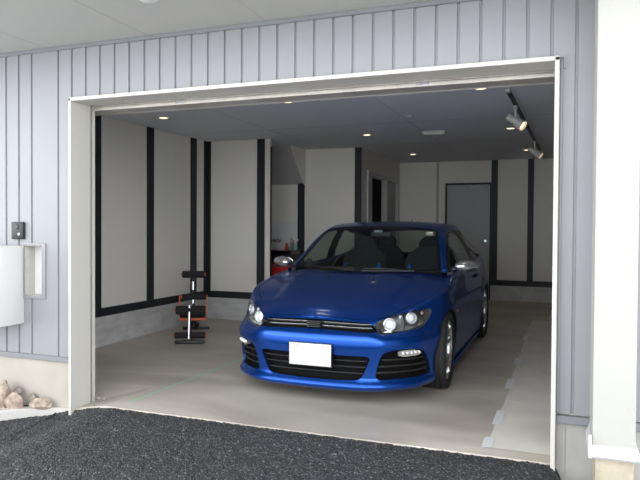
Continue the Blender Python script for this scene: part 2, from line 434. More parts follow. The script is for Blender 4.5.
# back door
bm = B(); add_box(bm, -2.03, -1.27, YB-.035, YB, zf(YB), 2.14, bevel=.003)
d1 = struct('door_1', bm, M['door_grey'])
bm = B()
add_box(bm, -2.065, -2.03, YB-.045, YB, zf(YB), 2.175); add_box(bm, -2.03, -1.25, YB-.045, YB, 2.14, 2.175); add_box(bm, -1.27, -1.25, YB-.045, YB, zf(YB), 2.14)
obj('door_frame', bm, M['black_trim'], d1)
bm = B(); add_box(bm, -1.62, -1.40, YB-.075, YB-.035, 2.075, 2.115, bevel=.006); add_tube(bm, [(-1.42, YB-.07, 2.09), (-1.32, YB-.10, 2.095), (-1.38, YB-.05, 2.12)], .006)
obj('door_closer', bm, M['frame_grey'], d1)
bm = B(); add_lathe(bm, [(0, -.01), (.022, -.01), (.022, .004), (.008, .006)], (-1.345, YB-.04, 1.13), 'y', 16)
add_tube(bm, [(-1.345, YB-.04, 1.13), (-1.345, YB-.08, 1.13), (-1.46, YB-.08, 1.13)], .008)
obj('door_handle', bm, M['chrome'], d1)
# side doorway with a sliding panel
zb = zf(10.5)
bm = B()
add_box(bm, XS-.11, XS+.03, 9.664, 9.72, zb-.03, 2.26, bevel=.004); add_box(bm, XS-.11, XS+.02, 9.72, 11.66, 2.18, 2.25, bevel=.004)
add_box(bm, XS-.11, XS+.012, 9.72, 9.94, zb-.03, 2.18); add_box(bm, XS-.08, XS+.02, 10.82, 10.90, zb-.03, 2.18, bevel=.004); add_box(bm, XS-.11, XS+.02, 11.60, 11.66, zb-.03, 2.18)
d2 = struct('door_2', bm, M['frame_grey'])
bm = B(); add_box(bm, XS-.07, XS-.03, 10.90, 11.60, zb-.03, 2.18); obj('sliding_panel', bm, M['door_grey'], d2)

# ------------------------------------------------------------------ facade
YF = 3.85
def siding(bm, joints, x0, x1, z0, z1, yf=YF):
    """folded metal panels with a recessed groove at each joint"""
    xs = [(x0, 0)]
    for j in joints:
        if x0+.005 < j and j+.017 < x1: xs += [(j-.004, 0), (j-.002, .012), (j+.010, .012), (j+.014, .001), (j+.016, 0)]
    xs.append((x1, 0)); a = [bm.verts.new((x, yf+d, z0)) for x, d in xs]; b = [bm.verts.new((x, yf+d, z1)) for x, d in xs]
    for i in range(len(xs)-1): bm.faces.new((a[i], a[i+1], b[i+1], b[i]))
J = [-5.457+.1309*k for k in range(46)]
OX0, OX1, OZ = -3.480, -.041, 2.295
bm = B(); siding(bm, J, -5.4, -3.955, .34, 2.70); siding(bm, J, -3.955, -3.76, .34, .79); siding(bm, J, -3.955, -3.76, 1.19, 2.70); siding(bm, J, -3.76, OX0, .34, OZ); siding(bm, J, -3.76, .62, OZ, 2.70); siding(bm, J, OX1, .62, .295, OZ)
struct('wall_front_cladding', bm, M['siding'])
bm = B()   # the solid wall behind the cladding
add_box(bm, -5.4, -3.955, YF+.02, 4.05, .30, 2.75); add_box(bm, -3.76, OX0, YF+.02, 4.05, .30, 2.75); add_box(bm, -3.955, -3.76, YF+.02, 4.05, .30, .79); add_box(bm, -3.955, -3.76, YF+.02, 4.05, 1.19, 2.75)
add_box(bm, -5.4, OX0-.13, 4.05, 4.15, -.3, 2.75)
add_box(bm, OX0, OX1, YF+.02, 4.0, 2.31, 2.75); add_box(bm, OX1, .8, YF+.02, 4.15, .25, 2.75)
add_box(bm, OX0-.3, OX1+.3, 4.30, 4.38, 2.27, CZ+.15); add_box(bm, -5.4, .8, 4.0, 4.4, CZ+.12, CZ+.2)
struct('wall_front', bm, M['wall'])
# fasteners in the grooves are too small; base flashings
bm = B()
add_box(bm, -5.4, OX0-.005, YF-.022, YF+.02, .303, .342, bevel=.003, seg=1)
struct('trim_%d' % T[0], bm, M['siding_trim']); T[0] += 1
bm = B()
add_box(bm, OX1+.002, .62, YF-.022, YF+.02, .243, .288, bevel=.003, seg=1)
struct('trim_%d' % T[0], bm, M['siding_trim']); T[0] += 1
# head flashing under the soffit
bm = B(); add_box(bm, -5.4, .8, YF-.018, YF+.02, 2.672, 2.70, bevel=.003, seg=1)
struct('trim_%d' % T[0], bm, M['siding_trim']); T[0] += 1
# small corner flashing round the top right of the casing and the corner strip
bm = B(); add_box(bm, -.16, -.012, YF-.012, YF, 2.297, 2.307); add_box(bm, -.022, -.012, YF-.012, YF, 2.235, 2.297)
add_box(bm, OX1+.003, -.024, YF-.010, YF, .297, 2.29, bevel=.002, seg=1)
struct('trim_%d' % T[0], bm, M['siding']); T[0] += 1
# foundation below the cladding
bm = B(); add_box(bm, -5.4, OX0-.002, YF+.005, 4.0, -.4, .303)
struct('wall_foundation_left', bm, M['found'])
bm = B(); add_box(bm, OX1+.002, .8, YF+.008, 4.1, -.4, .25); add_box(bm, .0, .008, YF-.002, YF+.01, -.4, .25)
struct('wall_foundation_right', bm, M['concrete'])
# white casing of the opening
bm = B()
add_box(bm, OX0, OX0+.022, 3.80, 4.02, -.35, OZ, bevel=.003, seg=1)
add_box(bm, OX1-.026, OX1, 3.80, 4.02, -.35, OZ, bevel=.003, seg=1)
add_box(bm, OX0, OX1, 3.80, 4.02, OZ-.022, OZ+.004, bevel=.003, seg=1)
add_box(bm, OX0+.0, OX0+.02, 4.045, 4.07, -.2, OZ-.02)
add_box(bm, OX1-.02, OX1, 4.045, 4.07, -.2, OZ-.02)
struct('trim_%d' % T[0], bm, M['white_metal']); T[0] += 1
bm = B()
add_box(bm, OX0-.03, OX0+.004, 4.02, 4.07, -.2, OZ); add_box(bm, OX1-.004, OX1+.03, 4.02, 4.07, -.2, OZ); add_box(bm, OX0, OX1, 4.02, 4.045, OZ-.01, OZ+.02)
struct('trim_%d' % T[0], bm, M['dark_gap']); T[0] += 1
# overhead shutter: bottom bar seen from below, curtain rolled up behind it
sh = thing('roller_shutter', 'rolled up garage shutter with metal bottom bar along top of opening', 'shutter', (-1.76, 4.15, 2.24))
bm = B(); add_box(bm, -1.70, 1.70, -.10, .14, .02, .055, bevel=.004); add_box(bm, -1.70, 1.70, -.10, -.085, .0, .03, bevel=.002)
obj('bottom_bar', bm, M['steel_band'], sh)
bm = B(); add_box(bm, -1.69, 1.69, -.02, .02, .055, .30); obj('curtain', bm, M['steel_band'], sh)
for x in (-.9, .9):
    bm = B(); add_box(bm, x-.04, x+.04, -.105, -.09, .005, .028, bevel=.003); obj('catch_plate', bm, M['chrome'], sh)
# jamb wall inside the right and left of the opening
bm = B(); add_box(bm, XL, OX0-.17, 4.07, 4.2, -.1, CZ+.1); add_box(bm, OX1+.01, XR, 4.07, 4.2, -.1, CZ+.1)
struct('wall_front_inner', bm, M['wall'])
# soffit
bm = B(); add_box(bm, -5.6, 1.2, 2.92, YF+.05, 2.70, 2.76)
struct('ceiling_soffit', bm, M['soffit'])
bm = B()
for x in (-4.65, -3.72, -2.79, -1.86, -.93, 0): add_box(bm, x-.0015, x+.0015, 2.96, YF-.02, 2.6985, 2.70)
struct('trim_%d' % T[0], bm, mat('soffit_joint', (.42, .42, .40), rough=.8)); T[0] += 1
bm = B(); add_box(bm, -5.6, 1.2, 2.86, 2.92, 2.69, 2.86, bevel=.004)
struct('trim_%d' % T[0], bm, M['white_trim']); T[0] += 1
# stucco column with white base trim and concrete pier
bm = B(); add_box(bm, .136, .330, 3.45, YF+.01, .25, 2.70, bevel=.004)
struct('wall_column', bm, M['stucco'])
bm = B()
t = bmesh.new()
prof = [(.010, .262), (.028, .212), (.020, .200)]
lo = []
for o_, z in prof: lo.append([t.verts.new(p) for p in ((.139-o_+.004, YF, z), (.139-o_+.004, 3.45-o_+.004, z), (.334+o_-.004, 3.45-o_+.004, z), (.334+o_-.004, YF, z))])
for a, b in zip(lo, lo[1:]):
    for k in range(3): t.faces.new((a[k], a[k+1], b[k+1], b[k]))
t.faces.new(lo[0]); t.faces.new(lo[-1][::-1]); merge(bm, t)
add_box(bm, .117, .133, 3.425, 3.447, .20, .315, bevel=.002)
struct('trim_%d' % T[0], bm, M['white_trim']); T[0] += 1
bm = B(); add_box(bm, .150, .325, 3.47, YF, -.4, .202, bevel=.006)
struct('wall_pier', bm, M['pier'])

# ------------------------------------------------------------------ ground outside
def sst(a, b, v):
    u = min(max((v-a)/(b-a), 0), 1); return u*u*(3-2*u)
def za(x, y):
    left = sst(-3.1, -3.5, x)
    drop = .035*sst(3.84, 3.3, y)+.03*max(0, 3.3-y)
    drop += left*.088*max(sst(3.93, 3.76, y), .55*sst(-3.24, -3.42, x)) + sst(-3.3, -4.2, x)*.015
    return -.009-drop - sst(-.06, .06, x)*.19
bm = B(); sp = .0115
def agrid(x0, x1, y0, y1, sp, amp):
    nx = int((x1-x0)/sp); ny = int((y1-y0)/sp); g = []
    for j in range(ny+1):
        row = []
        for i in range(nx+1):
            x = x0+(x1-x0)*i/nx; y = y0+(y1+.15*sst(-3.26, -3.42, x)*(x > -3.6)-y0)*j/ny
            z = za(x, y)
            if amp:
                q = noise.cell(Vector((x*83, y*83, 1)))
                z += amp*(random.random()-.45)+.004*noise.noise(Vector((x*14, y*14, 3)))
                if j > ny-2: y += .015*(noise.noise(Vector((x*23, 2, 3))))
                x += (random.random()-.5)*sp*.7
            row.append(bm.verts.new((x, y, z)))
        g.append(row)
    for j in range(ny):
        for i in range(nx): bm.faces.new((g[j][i], g[j][i+1], g[j+1][i+1], g[j+1][i]))
agrid(-4.6, .5, 2.35, 3.865, sp, .009)
struct('asphalt_apron', bm, M['asphalt'])
bm = B()
def ag2(x0, x1, y0, y1, nx, ny):
    g = [[bm.verts.new((x0+(x1-x0)*i/nx, y0+(y1-y0)*j/ny, za(x0+(x1-x0)*i/nx, y0+(y1-y0)*j/ny))) for i in range(nx+1)] for j in range(ny+1)]
    for j in range(ny):
        for i in range(nx): bm.faces.new((g[j][i], g[j][i+1], g[j+1][i+1], g[j+1][i]))
ag2(-4.6, .5, 1.2, 2.36, 20, 6); ag2(-7, -4.59, 1.2, 3.86, 6, 8); ag2(.49, 3, 1.2, 3.86, 6, 8)
struct('asphalt_driveway', bm, M['asphalt'])
bm = B(); add_box(bm, -16, 14, -14, 1.21, -.3, -.085)  # unseen pale paving added to bounce daylight up at the soffit
struct('bounce_paving', bm, M['bounce_ground'])
# kerb round the planter, planter soil, rocks
kb = [(-4.6, 3.40), (-3.98, 3.56), (-3.72, 3.76), (-3.50, 3.84)]
bm = B(); rw = []
for i, (x, y) in enumerate(kb):
    d = Vector((kb[min(i+1, 3)][0]-kb[max(i-1, 0)][0], kb[min(i+1, 3)][1]-kb[max(i-1, 0)][1], 0)).normalized(); n = Vector((-d.y, d.x, 0))
    p = Vector((x, y, 0)); wdt = .075 if i < 3 else .03
    rw.append([bm.verts.new(q) for q in (p+Vector((0, 0, -.3)), p+Vector((0, 0, -.052)), p+n*.006+Vector((0, 0, -.046)), p+n*wdt+Vector((0, 0, -.046)), p+n*wdt+Vector((0, 0, -.3)))])
for a, b in zip(rw, rw[1:]):
    for k in range(4): bm.faces.new((a[k], b[k], b[k+1], a[k+1]))
for r_ in (rw[0], rw[-1]): bm.faces.new(r_)
struct('planter_kerb', bm, M['kerb'])
bm = B(); g = [[(-4.6+i*.06, 3.42+j*.05) for i in range(19)] for j in range(9)]
vv = [[bm.verts.new((x, y, -.075+.02*noise.noise(Vector((x*9, y*9, 0))))) for x, y in r_] for r_ in g]
for j in range(8):
    for i in range(18):
        if g[j][i][1] > 3.45+.42*sst(-4.2, -3.6, g[j][i][0]): bm.faces.new((vv[j][i], vv[j][i+1], vv[j+1][i+1], vv[j+1][i]))
struct('planter_soil', bm, M['soil'])
def rock(c, r, seed, m, label, sx=1, sy=1, sz=1, rz=0):
    bm = B(); bmesh.ops.create_icosphere(bm, subdivisions=3, radius=1)
    rnd = random.Random(seed); planes = [(Vector((rnd.uniform(-1, 1), rnd.uniform(-1, 1), rnd.uniform(-1, 1))).normalized(), rnd.uniform(.55, .85)) for _ in range(9)]
    for v in bm.verts:
        p = v.co.copy()
        for n, d in planes:
            k = p.dot(n)
            if k > d: p -= n*(k-d)
        p *= 1+.09*noise.noise(p*2.5+Vector((seed, 0, 0)))
        v.co = Matrix.Rotation(rz, 3, 'Z') @ Vector((p.x*sx*r, p.y*sy*r, p.z*sz*r))
    zmin = min(v.co.z for v in bm.verts)
    for v in bm.verts: v.co += Vector((c[0], c[1], c[2]-zmin))
    solo('rock', bm, m, label, 'rock', 'rocks piled in the planter', smooth=35)
rg, rt = M['rock_grey'], M['rock_tan']
rock((-4.08, 3.60, -.085), .055, 1, rt, 'wide tan rock behind the kerb at the left photo edge', 1.2, .8, .9)
rock((-4.055, 3.745, -.085), .095, 2, rt, 'upright tan rock leaning at back of pile under the dark round rock', 1, .8, 1.15)
rock((-3.975, 3.80, .02), .036, 3, rg, 'small dark brown round rock on top of the pile', 1.1, 1, .9)
rock((-3.905, 3.70, -.08), .080, 4, rt, 'large pointed beige rock in the middle of the pile', 1.0, .8, 1.0, .3)
rock((-3.83, 3.815, -.08), .060, 5, rg, 'greyish rock behind the large pointed rock, against the foundation', .9, .8, 1.05)
rock((-3.765, 3.83, -.06), .034, 6, rt, 'small tan rock standing behind the flat slab rock', .9, .7, 1.1)
rock((-3.725, 3.765, -.062), .085, 7, rt, 'long flat slab of tan rock at the right end of the pile', 1.15, .55, .62, .35)
rock((-3.98, 3.60, -.085), .036, 8, rg, 'small grey rock at kerb in front of the large pointed rock', 1.1, .8, .7)
rock((-3.99, 3.665, -.08), .030, 12, rt, 'small pale rock wedged between the wide and pointed rocks', 1, .9, .9)
rock((.355, 3.62, -.10), .055, 9, rg, 'brown stone beside the pier at the bottom right photo corner', 1, 1, 1.6)
bm = B(); 
for a, h, l in ((.2, .13, .12), (-.5, .10, .09), (1.1, .09, .10)):
    prev = None
    for k in range(7):
        u = k/6; c = Vector((-4.10+math.cos(a)*l*u*1.4, 3.53+math.sin(a)*.04*u, .06+h*u+.04-.05*u*u)); wd = .007*math.sin(PI*min(u+.12, 1))+.0008
        cur = (bm.verts.new(c+Vector((0, 0, wd))), bm.verts.new(c+Vector((0, .004, -wd))), )
        if prev: bm.faces.new((prev[0], cur[0], cur[1], prev[1]))
        prev = cur
add_tube(bm, [(-4.10, 3.53, -.07), (-4.10, 3.53, .105)], .004, 6)
solo('grass_tuft', bm, M['leaf'], 'green leaf blades above the rocks at the left photo edge', 'plant')

# ------------------------------------------------------------------ things on the facade
ic = thing('door_intercom', 'black door intercom on grey cladding above the white delivery box', 'intercom', (-4.005, YF, 1.235))
bm = B(); add_box(bm, -.06, .06, -.03, 0, 0, .135, bevel=.008); obj('casing', bm, M['black'], ic, 40)
bm = B(); add_lathe(bm, [(0, -.006), (.016, -.006), (.019, 0), (.019, .004)], (0, -.03, .098), 'y', 24); obj('camera_lens', bm, M['car_gloss'], ic, 40)
bm = B(); add_lathe(bm, [(0, -.003), (.010, -.003), (.011, 0), (.011, .004)], (0.02, -.03, .04), 'y', 20); obj('button', bm, M['frame_grey'], ic, 40)
bm = B()
for k in range(3): add_box(bm, -.04, -.005, -.0315, -.029, .030+k*.009, .033+k*.009)
obj('speaker_grille', bm, M['slat'], ic)
bx = thing('meter_box', 'plain white steel box projecting from the cladding at left photo edge', 'box', (-4.20, YF, .575))
bm = B(); add_box(bm, -.26, .240, -.33, 0, 0, .61, bevel=.006); obj('case', bm, M['white_plastic'], bx, 40)
bm = B(); add_box(bm, -.262, .244, -.345, -.331, -.004, .614, bevel=.005); obj('door', bm, M['white_plastic'], bx, 40)
nb = thing('parcel_niche', 'white framed recessed wall niche beside the projecting white box', 'wall box', (-3.857, YF, .775))
bm = B()
for a in ((-.097, -.092, .015, .415), (.085, .118, 0, .43), (-.097, .085, 0, .02), (-.097, .085, .41, .43)): add_box(bm, a[0], a[1], -.014, .012, a[2], a[3], bevel=.002)
obj('frame', bm, M['siding'], nb, 40)
bm = B(); add_box(bm, -.094, -.088, .0, .11, .018, .412); add_box(bm, .088, .094, .0, .11, .018, .412); add_box(bm, -.094, .094, 0, .11, .016, .022); add_box(bm, -.094, .094, 0, .11, .406, .412); obj('liner', bm, M['kerb'], nb)
bm = B(); add_box(bm, -.094, .094, .095, .11, .02, .41); obj('back_panel', bm, M['white_plastic'], nb)
sl = thing('soffit_light', 'round white ceiling light on the soffit above the opening', 'light', (-2.33, 3.20, 2.70))
bm = B(); add_lathe(bm, [(0, -.028), (.04, -.026), (.058, -.014), (.062, 0)], (0, 0, 0), 'z', 32); obj('cover', bm, M['white_plastic'], sl, 50)
bm = B(); add_lathe(bm, [(.05, 0), (.05, -.012), (.072, -.008), (.074, 0)], (0, 0, 0), 'z', 32); obj('ring', bm, M['frame_grey'], sl, 50)

# ------------------------------------------------------------------ ceiling fittings
DL = [(-4.253, 6.128, 'recessed ceiling downlight nearest the left wall'), (-2.564, 5.754, 'recessed downlight of the front row, over the car bonnet'),
      (-.713, 5.768, 'recessed downlight of the front row, beside the track light start'), (-2.46, 8.115, 'recessed downlight of the middle row, above the middle wall panel'),
      (-2.377, 10.467, 'recessed downlight of the rear row, near the side doorway'), (-.645, 8.157, 'recessed downlight of the middle row, left of the nearer spotlight'),
      (-.575, 10.424, 'recessed downlight of the rear row, left of the farther spotlight')]
for x, y, lb in DL:
    t = thing('downlight', lb, 'downlight', (x, y, CZ), group='ceiling downlights')
    bm = B(); add_lathe(bm, [(.046, -.002), (.050, -.007), (.062, -.006), (.066, 0)], (0, 0, 0), 'z', 32); obj('ring', bm, M['white_plastic'], t, 50)
    bm = B(); add_lathe(bm, [(0, -.005), (.048, -.004)], (0, 0, 0), 'z', 24); obj('lamp', bm, M['glow'], t)
    l = bpy.data.lights.new('downlight_beam', 'SPOT'); l.energy = 1.6; l.color = (1, .82, .6); l.spot_size = math.radians(110); l.spot_blend = .8; l.shadow_soft_size = .09
    lo_ = bpy.data.objects.new('beam', l); COL.objects.link(lo_); lo_.parent = t; lo_.location = (0, 0, -.02)
sp_ = thing('smoke_detector', 'small round white detector on the garage ceiling', 'detector', (-1.616, 6.904, CZ))
bm = B(); add_lathe(bm, [(0, -.022), (.025, -.022), (.034, -.014), (.045, -.008), (.048, 0)], (0, 0, 0), 'z', 28); obj('cover', bm, M['lampwhite'], sp_, 50)
bm = B(); add_lathe(bm, [(0, -.027), (.010, -.026), (.012, -.021)], (0, 0, 0), 'z', 16); obj('sensor', bm, M['frame_grey'], sp_, 50)
vp = thing('ceiling_vent', 'flat rectangular grille box on the garage ceiling', 'vent', (-1.571, 8.1, CZ))
bm = B(); add_box(bm, -.14, .14, -.05, .05, -.04, 0, bevel=.005); obj('housing', bm, M['lampwhite'], vp, 40)
bm = B()
for k in range(5): add_box(bm, -.12, .12, -.04+k*.018, -.034+k*.018, -.043, -.039)
obj('louvre', bm, M['frame_grey'], vp)
tr = thing('track_rail', 'dark ceiling track rail running back beside the right wall', 'track', (-.44, 8.2, CZ), (0, 0, -.0231))
bm = B(); add_box(bm, -.018, .018, -2.29, 2.28, -.02, 0, bevel=.002, seg=1); obj('rail', bm, M['black'], tr)
bm = B(); add_box(bm, -.02, .02, -2.31, -2.24, -.024, 0, bevel=.003); obj('end_feed', bm, M['lampwhite'], tr)
bm = B(); add_box(bm, -.02, .02, 0-.65, -.53, -.024, 0, bevel=.003); obj('joint_cover', bm, M['lampwhite'], tr)
def spot(y, lb, aim):
    t = thing('track_spotlight', lb, 'spotlight', (-.44+.0231*(y-8.2), y, CZ-.02), group='spotlights on the track')
    bm = B(); add_box(bm, -.017, .017, -.05, .05, -.03, 0, bevel=.003); obj('adapter', bm, M['lampwhite'], t, 40)
    bm = B(); add_tube(bm, [(0, 0, -.03), (0, 0, -.11), (.012, 0, -.125)], .010, 10); obj('stem', bm, M['lampwhite'], t, 40)
    d = Vector(aim).normalized(); c = Vector((0, 0, -.15))
    rot = d.to_track_quat('Z', 'Y').to_matrix().to_4x4(); mt = Matrix.Translation(c) @ rot
    bm = B(); add_lathe(bm, [(0, -.095), (.028, -.095), (.033, -.088), (.036, -.03), (.040, .0), (.052, .09), (.055, .10), (.050, .10), (.045, .07)], (0, 0, 0), 'z', 28)
    bmesh.ops.transform(bm, matrix=mt, verts=bm.verts); obj('lamp_head', bm, M['lampwhite'], t, 40)
    bm = B(); add_lathe(bm, [(0, .075), (.046, .075)], (0, 0, 0), 'z', 24); bmesh.ops.transform(bm, matrix=mt, verts=bm.verts); obj('bulb', bm, M['glow'], t)
    l = bpy.data.lights.new('spot_beam', 'SPOT'); l.energy = 12; l.color = (1, .85, .65); l.spot_size = math.radians(60); l.spot_blend = .6; l.shadow_soft_size = .03
    lo_ = bpy.data.objects.new('beam', l); COL.objects.link(lo_); lo_.parent = t
    lo_.matrix_local = Matrix.Translation(c+d*.11) @ (-d).to_track_quat('Z', 'Y').to_matrix().to_4x4()
spot(6.62, 'nearer white spotlight hanging from the ceiling track', (.62, -.25, -.45))
spot(9.35, 'farther white spotlight hanging from the ceiling track', (.55, -.1, -.36))

# ------------------------------------------------------------------ floor details
bm = B(); n = 30
for k in range(n):
    y0, y1 = 4.0+k*.20, 4.0+(k+1)*.20
    x0 = -3.09+.02*(y0-4)+.004*math.sin(k*1.7); x1 = -3.09+.02*(y1-4)+.004*math.sin((k+1)*1.7)
    z0, z1 = zf(y0)+.0012, zf(y1)+.0012; h = .008
    v = [bm.verts.new(p) for p in ((x0-h, y0, z0), (x0+h, y0, z0), (x1+h, y1, z1), (x1-h, y1, z1))]; bm.faces.new(v)
solo('floor_tape', bm, M['green'], 'thin green masking tape line along the floor left of the car', 'tape')
bm = B(); n = 60; pr_ = None
for k in range(n+1):
    y = 3.99+k*(9.6-3.99)/n; x = -.436+.006*noise.noise(Vector((y*3, 0, 0)))+(.012 if 5.0 < y < 5.6 else 0)
    cur = [bm.verts.new((xx, y, zf(y)+.0025+(.0025*abs(noise.noise(Vector((xx*6, y*4, 2)))) if 0 < i < 6 else 0))) for i, xx in enumerate([x, -.36, -.26, -.14, 0, .14, .30, XR-.02])]
    if pr_:
        for i in range(7): bm.faces.new((pr_[i], pr_[i+1], cur[i+1], cur[i]))
    pr_ = cur
solo('protective_sheet', bm, M['sheet'], 'pale protective sheet taped on the floor along the right wall', 'floor sheet', smooth=60)
for y0, y1, dx, lb in ((3.97, 4.20, 0, 'white tape piece at the sheet end nearest the asphalt'), (4.48, 4.86, .012, 'long white tape piece, second from the asphalt on the sheet edge'),
                       (5.52, 5.90, .004, 'white tape piece, third from the asphalt on the sheet edge'), (6.5, 6.85, .006, 'white tape piece on sheet edge beside the car front wheel'), (7.9, 8.3, 0, 'faint tape piece on sheet edge, farthest back')):
    bm = B(); v = [bm.verts.new(p) for p in ((-.468+dx, y0, zf(y0)+.004), (-.408+dx, y0+.02, zf(y0)+.0065), (-.408+dx, y1, zf(y1)+.0065), (-.468+dx, y1-.015, zf(y1)+.004))]; bm.faces.new(v)
    solo('tape_piece', bm, M['tape'], lb, 'tape', 'tape along the protective sheet')
# small grit at the left foot of the opening
for k in range(4):
    bm = B(); bmesh.ops.create_icosphere(bm, subdivisions=1, radius=.009+.003*(k % 2))
    for v in bm.verts: v.co = v.co*(1+.3*random.random())+Vector((-3.40+.026*k, 4.00+.01*(k % 2), .008))
    solo('pebble', bm, M['rock_grey'], 'tiny pebble on the sill at the left foot of the opening', 'pebble', 'pebbles at the foot of the opening')

# ------------------------------------------------------------------ washing alcove
ct = thing('sink_counter', 'black topped sink counter at back of the alcove', 'counter', (-4.33, 9.11, zf(9.1)))
bm = B(); add_box(bm, -.50, .44, -.21, .215, 0, .90, bevel=.004); obj('cabinet', bm, M['black'], ct)
bm = B(); add_box(bm, -.505, .45, -.23, .22, .90, .955, bevel=.005); obj('worktop', bm, M['car_gloss'], ct)
bm = B(); add_lathe(bm, [(.16, .957), (.17, .966), (.18, .957)], (-.12, 0, 0), 'z', 28); obj('basin_rim', bm, M['chrome'], ct, 50)
bm = B(); add_box(bm, XL+.02, -3.97, 9.335, 9.35, 1.0, 1.435)
struct('wall_splash_panel', bm, M['tile'])
fc = thing('wall_faucet', 'chrome wall faucet above the dark sink counter', 'faucet', (-4.36, 9.335, 1.14))
bm = B(); add_lathe(bm, [(0, -.012), (.03, -.012), (.03, 0), (0, 0)], (-.06, 0, 0), 'y', 20); add_lathe(bm, [(0, -.012), (.03, -.012), (.03, 0), (0, 0)], (.06, 0, 0), 'y', 20)
add_tube(bm, [(-.12, -.05, .015), (-.06, -.05, 0), (.06, -.05, 0), (.10, -.05, 0)], [.012, .018, .018, .014], 14); add_tube(bm, [(-.06, 0, 0), (-.06, -.05, 0)], .012); add_tube(bm, [(.06, 0, 0), (.06, -.05, 0)], .012)
obj('mixer_body', bm, M['chrome'], fc, 50)
bm = B(); add_tube(bm, [(0, -.05, .01), (.03, -.10, .03), (.08, -.16, .025), (.14, -.20, .0), (.145, -.205, -.03)], .011, 12); obj('spout', bm, M['chrome'], fc, 50)
bm = B(); add_ell(bm, (.11, -.05, 0), .028, .024, .024); obj('handle', bm, M['chrome'], fc, 50)
bm = B(); add_ell(bm, (-.13, -.05, .015), .028, .022, .022); obj('handle', bm, M['chrome'], fc, 50)
cab = thing('tool_chest', 'red metal tool chest with drawers beside the alcove', 'tool chest', (-3.78, 8.62, zf(8.6)))
bm = B(); add_box(bm, -.22, .22, -.20, .20, .08, .79, bevel=.01); obj('body', bm, M['red'], cab, 40)
for k in range(4):
    bm = B(); add_box(bm, -.20, .20, -.212, -.20, .10+k*.17, .26+k*.17, bevel=.004); d_ = obj('drawer', bm, M['red'], cab, 40)
    bm = B(); add_box(bm, -.17, .17, -.225, -.212, .23+k*.17, .242+k*.17, bevel=.003); obj('handle', bm, M['chrome'], d_)
bm = B(); add_box(bm, -.225, .225, -.205, .205, .79, .805, bevel=.006); obj('top_mat', bm, M['black'], cab)
for sx in (-1, 1):
    for sy in (-1, 1):
        bm = B(); add_lathe(bm, [(0, -.015), (.04, -.015), (.04, .015), (0, .015)], (sx*.17, sy*.15, .04), 'x', 20); obj('caster', bm, M['rubber'], cab)
tz = zf(9.1)+.956
def bottle(x, y, h, r, m, cap, lb, neck=.35):
    t = thing('bottle', lb, 'bottle', (x, y, tz), group='bottles on the sink counter')
    bm = B(); add_lathe(bm, [(0, 0), (r*.95, 0), (r, .005), (r, h*.55), (r*.8, h*.66), (r*neck, h*.76), (r*neck, h*.88)], (0, 0, 0), 'z', 20); obj('bottle_body', bm, m, t, 50)
    bm = B(); add_lathe(bm, [(r*neck*1.25, h*.84), (r*neck*1.25, h), (0, h)], (0, 0, 0), 'z', 16); obj('cap', bm, cap, t, 50)
bottle(-4.06, 9.13, .11, .030, M['bottle_red'], M['bottle_red'], 'small red bottle at the left end of the bottle row on the sink counter', .6)
bottle(-4.01, 9.20, .19, .033, M['bottle_clear'], M['tan_cap'], 'tall clear bottle with reddish cap next to the small red bottle')
bottle(-3.94, 9.12, .16, .030, M['bottle_clear'], M['tan_cap'], 'clear bottle with brown cap in the middle of the counter bottle row')
bottle(-3.915, 9.22, .17, .028, M['bottle_clear'], M['white_plastic'], 'clear bottle with white cap standing behind the brown capped one')

# ------------------------------------------------------------------ folding exercise bench
bz = zf(6.75)
bn = thing('exercise_bench', 'folded black and orange exercise bench with foam rollers by the left wall', 'exercise bench', (-4.235, 6.72, bz), (0, 0, math.radians(27)))
def part(name, m, fn, sm=None, label=None):
    bm = B(); fn(bm); o = obj(name, bm, m, bn, sm)
    if label: o['label'] = label
    return o
def roller(y, z, w=.30, r=.045, x=0):
    def f(bm): add_lathe(bm, [(0, -w/2), (r*.85, -w/2), (r, -w/2+.008), (r, w/2-.008), (r*.85, w/2), (0, w/2)], (x, y, z), 'x', 24)
    o = part('foam_roller', M['black_matte'], f, 40)
    for s in (-1, 1):
        bm = B(); add_lathe(bm, [(0, s*(w/2+.014)), (.018, s*(w/2+.012)), (.020, s*(w/2-.002))], (x, y, z), 'x', 16); obj('roller_cap', bm, M['orange'], o, 40)
part('front_base_bar', M['black'], lambda bm: add_box(bm, -.155, .18, -.55, -.505, .0, .035, bevel=.008), 40)
part('rear_base_bar', M['black'], lambda bm: add_box(bm, -.17, .17, .46, .505, 0, .04, bevel=.008), 40)
part('frame_rail', M['black'], lambda bm: (add_tube(bm, [(0, -.52, .03), (0, -.30, .12), (0, .10, .20), (0, .48, .03)], .018, 10)), 40)
part('chrome_post', M['chrome'], lambda bm: add_tube(bm, [(0, -.50, .04), (0, -.42, .42)], .017, 14), 40)
part('rear_post', M['black'], lambda bm: add_tube(bm, [(0, .05, .18), (0, .10, .82)], .018, 12), 40)
part('chrome_tube', M['chrome'], lambda bm: add_tube(bm, [(0, .045, .56), (0, .05, .66)], .021, 12), 40)
part('chrome_tube', M['chrome'], lambda bm: add_tube(bm, [(0, .03, .38), (0, .035, .44)], .021, 12), 40)
roller(-.47, .085, .345, .037, .01); roller(-.40, .365, .335, .053, .012); roller(.02, .475, .29, .036, .015); roller(.08, .745, .27, .043)
part('seat_frame', M['orange'], lambda bm: add_box(bm, -.155, .165, -.10, .12, .20, .235, bevel=.012), 40)
for s in (-1, 1): part('side_bracket', M['orange'], lambda bm: add_tube(bm, [(s*.16, -.02, .27), (s*.16, -.01, .36), (s*.16, .01, .49)], .007, 10), 40)
part('seat_pad', M['black_matte'], lambda bm: add_box(bm, -.15, .15, -.12, .16, .235, .29, bevel=.02, seg=3), 40)
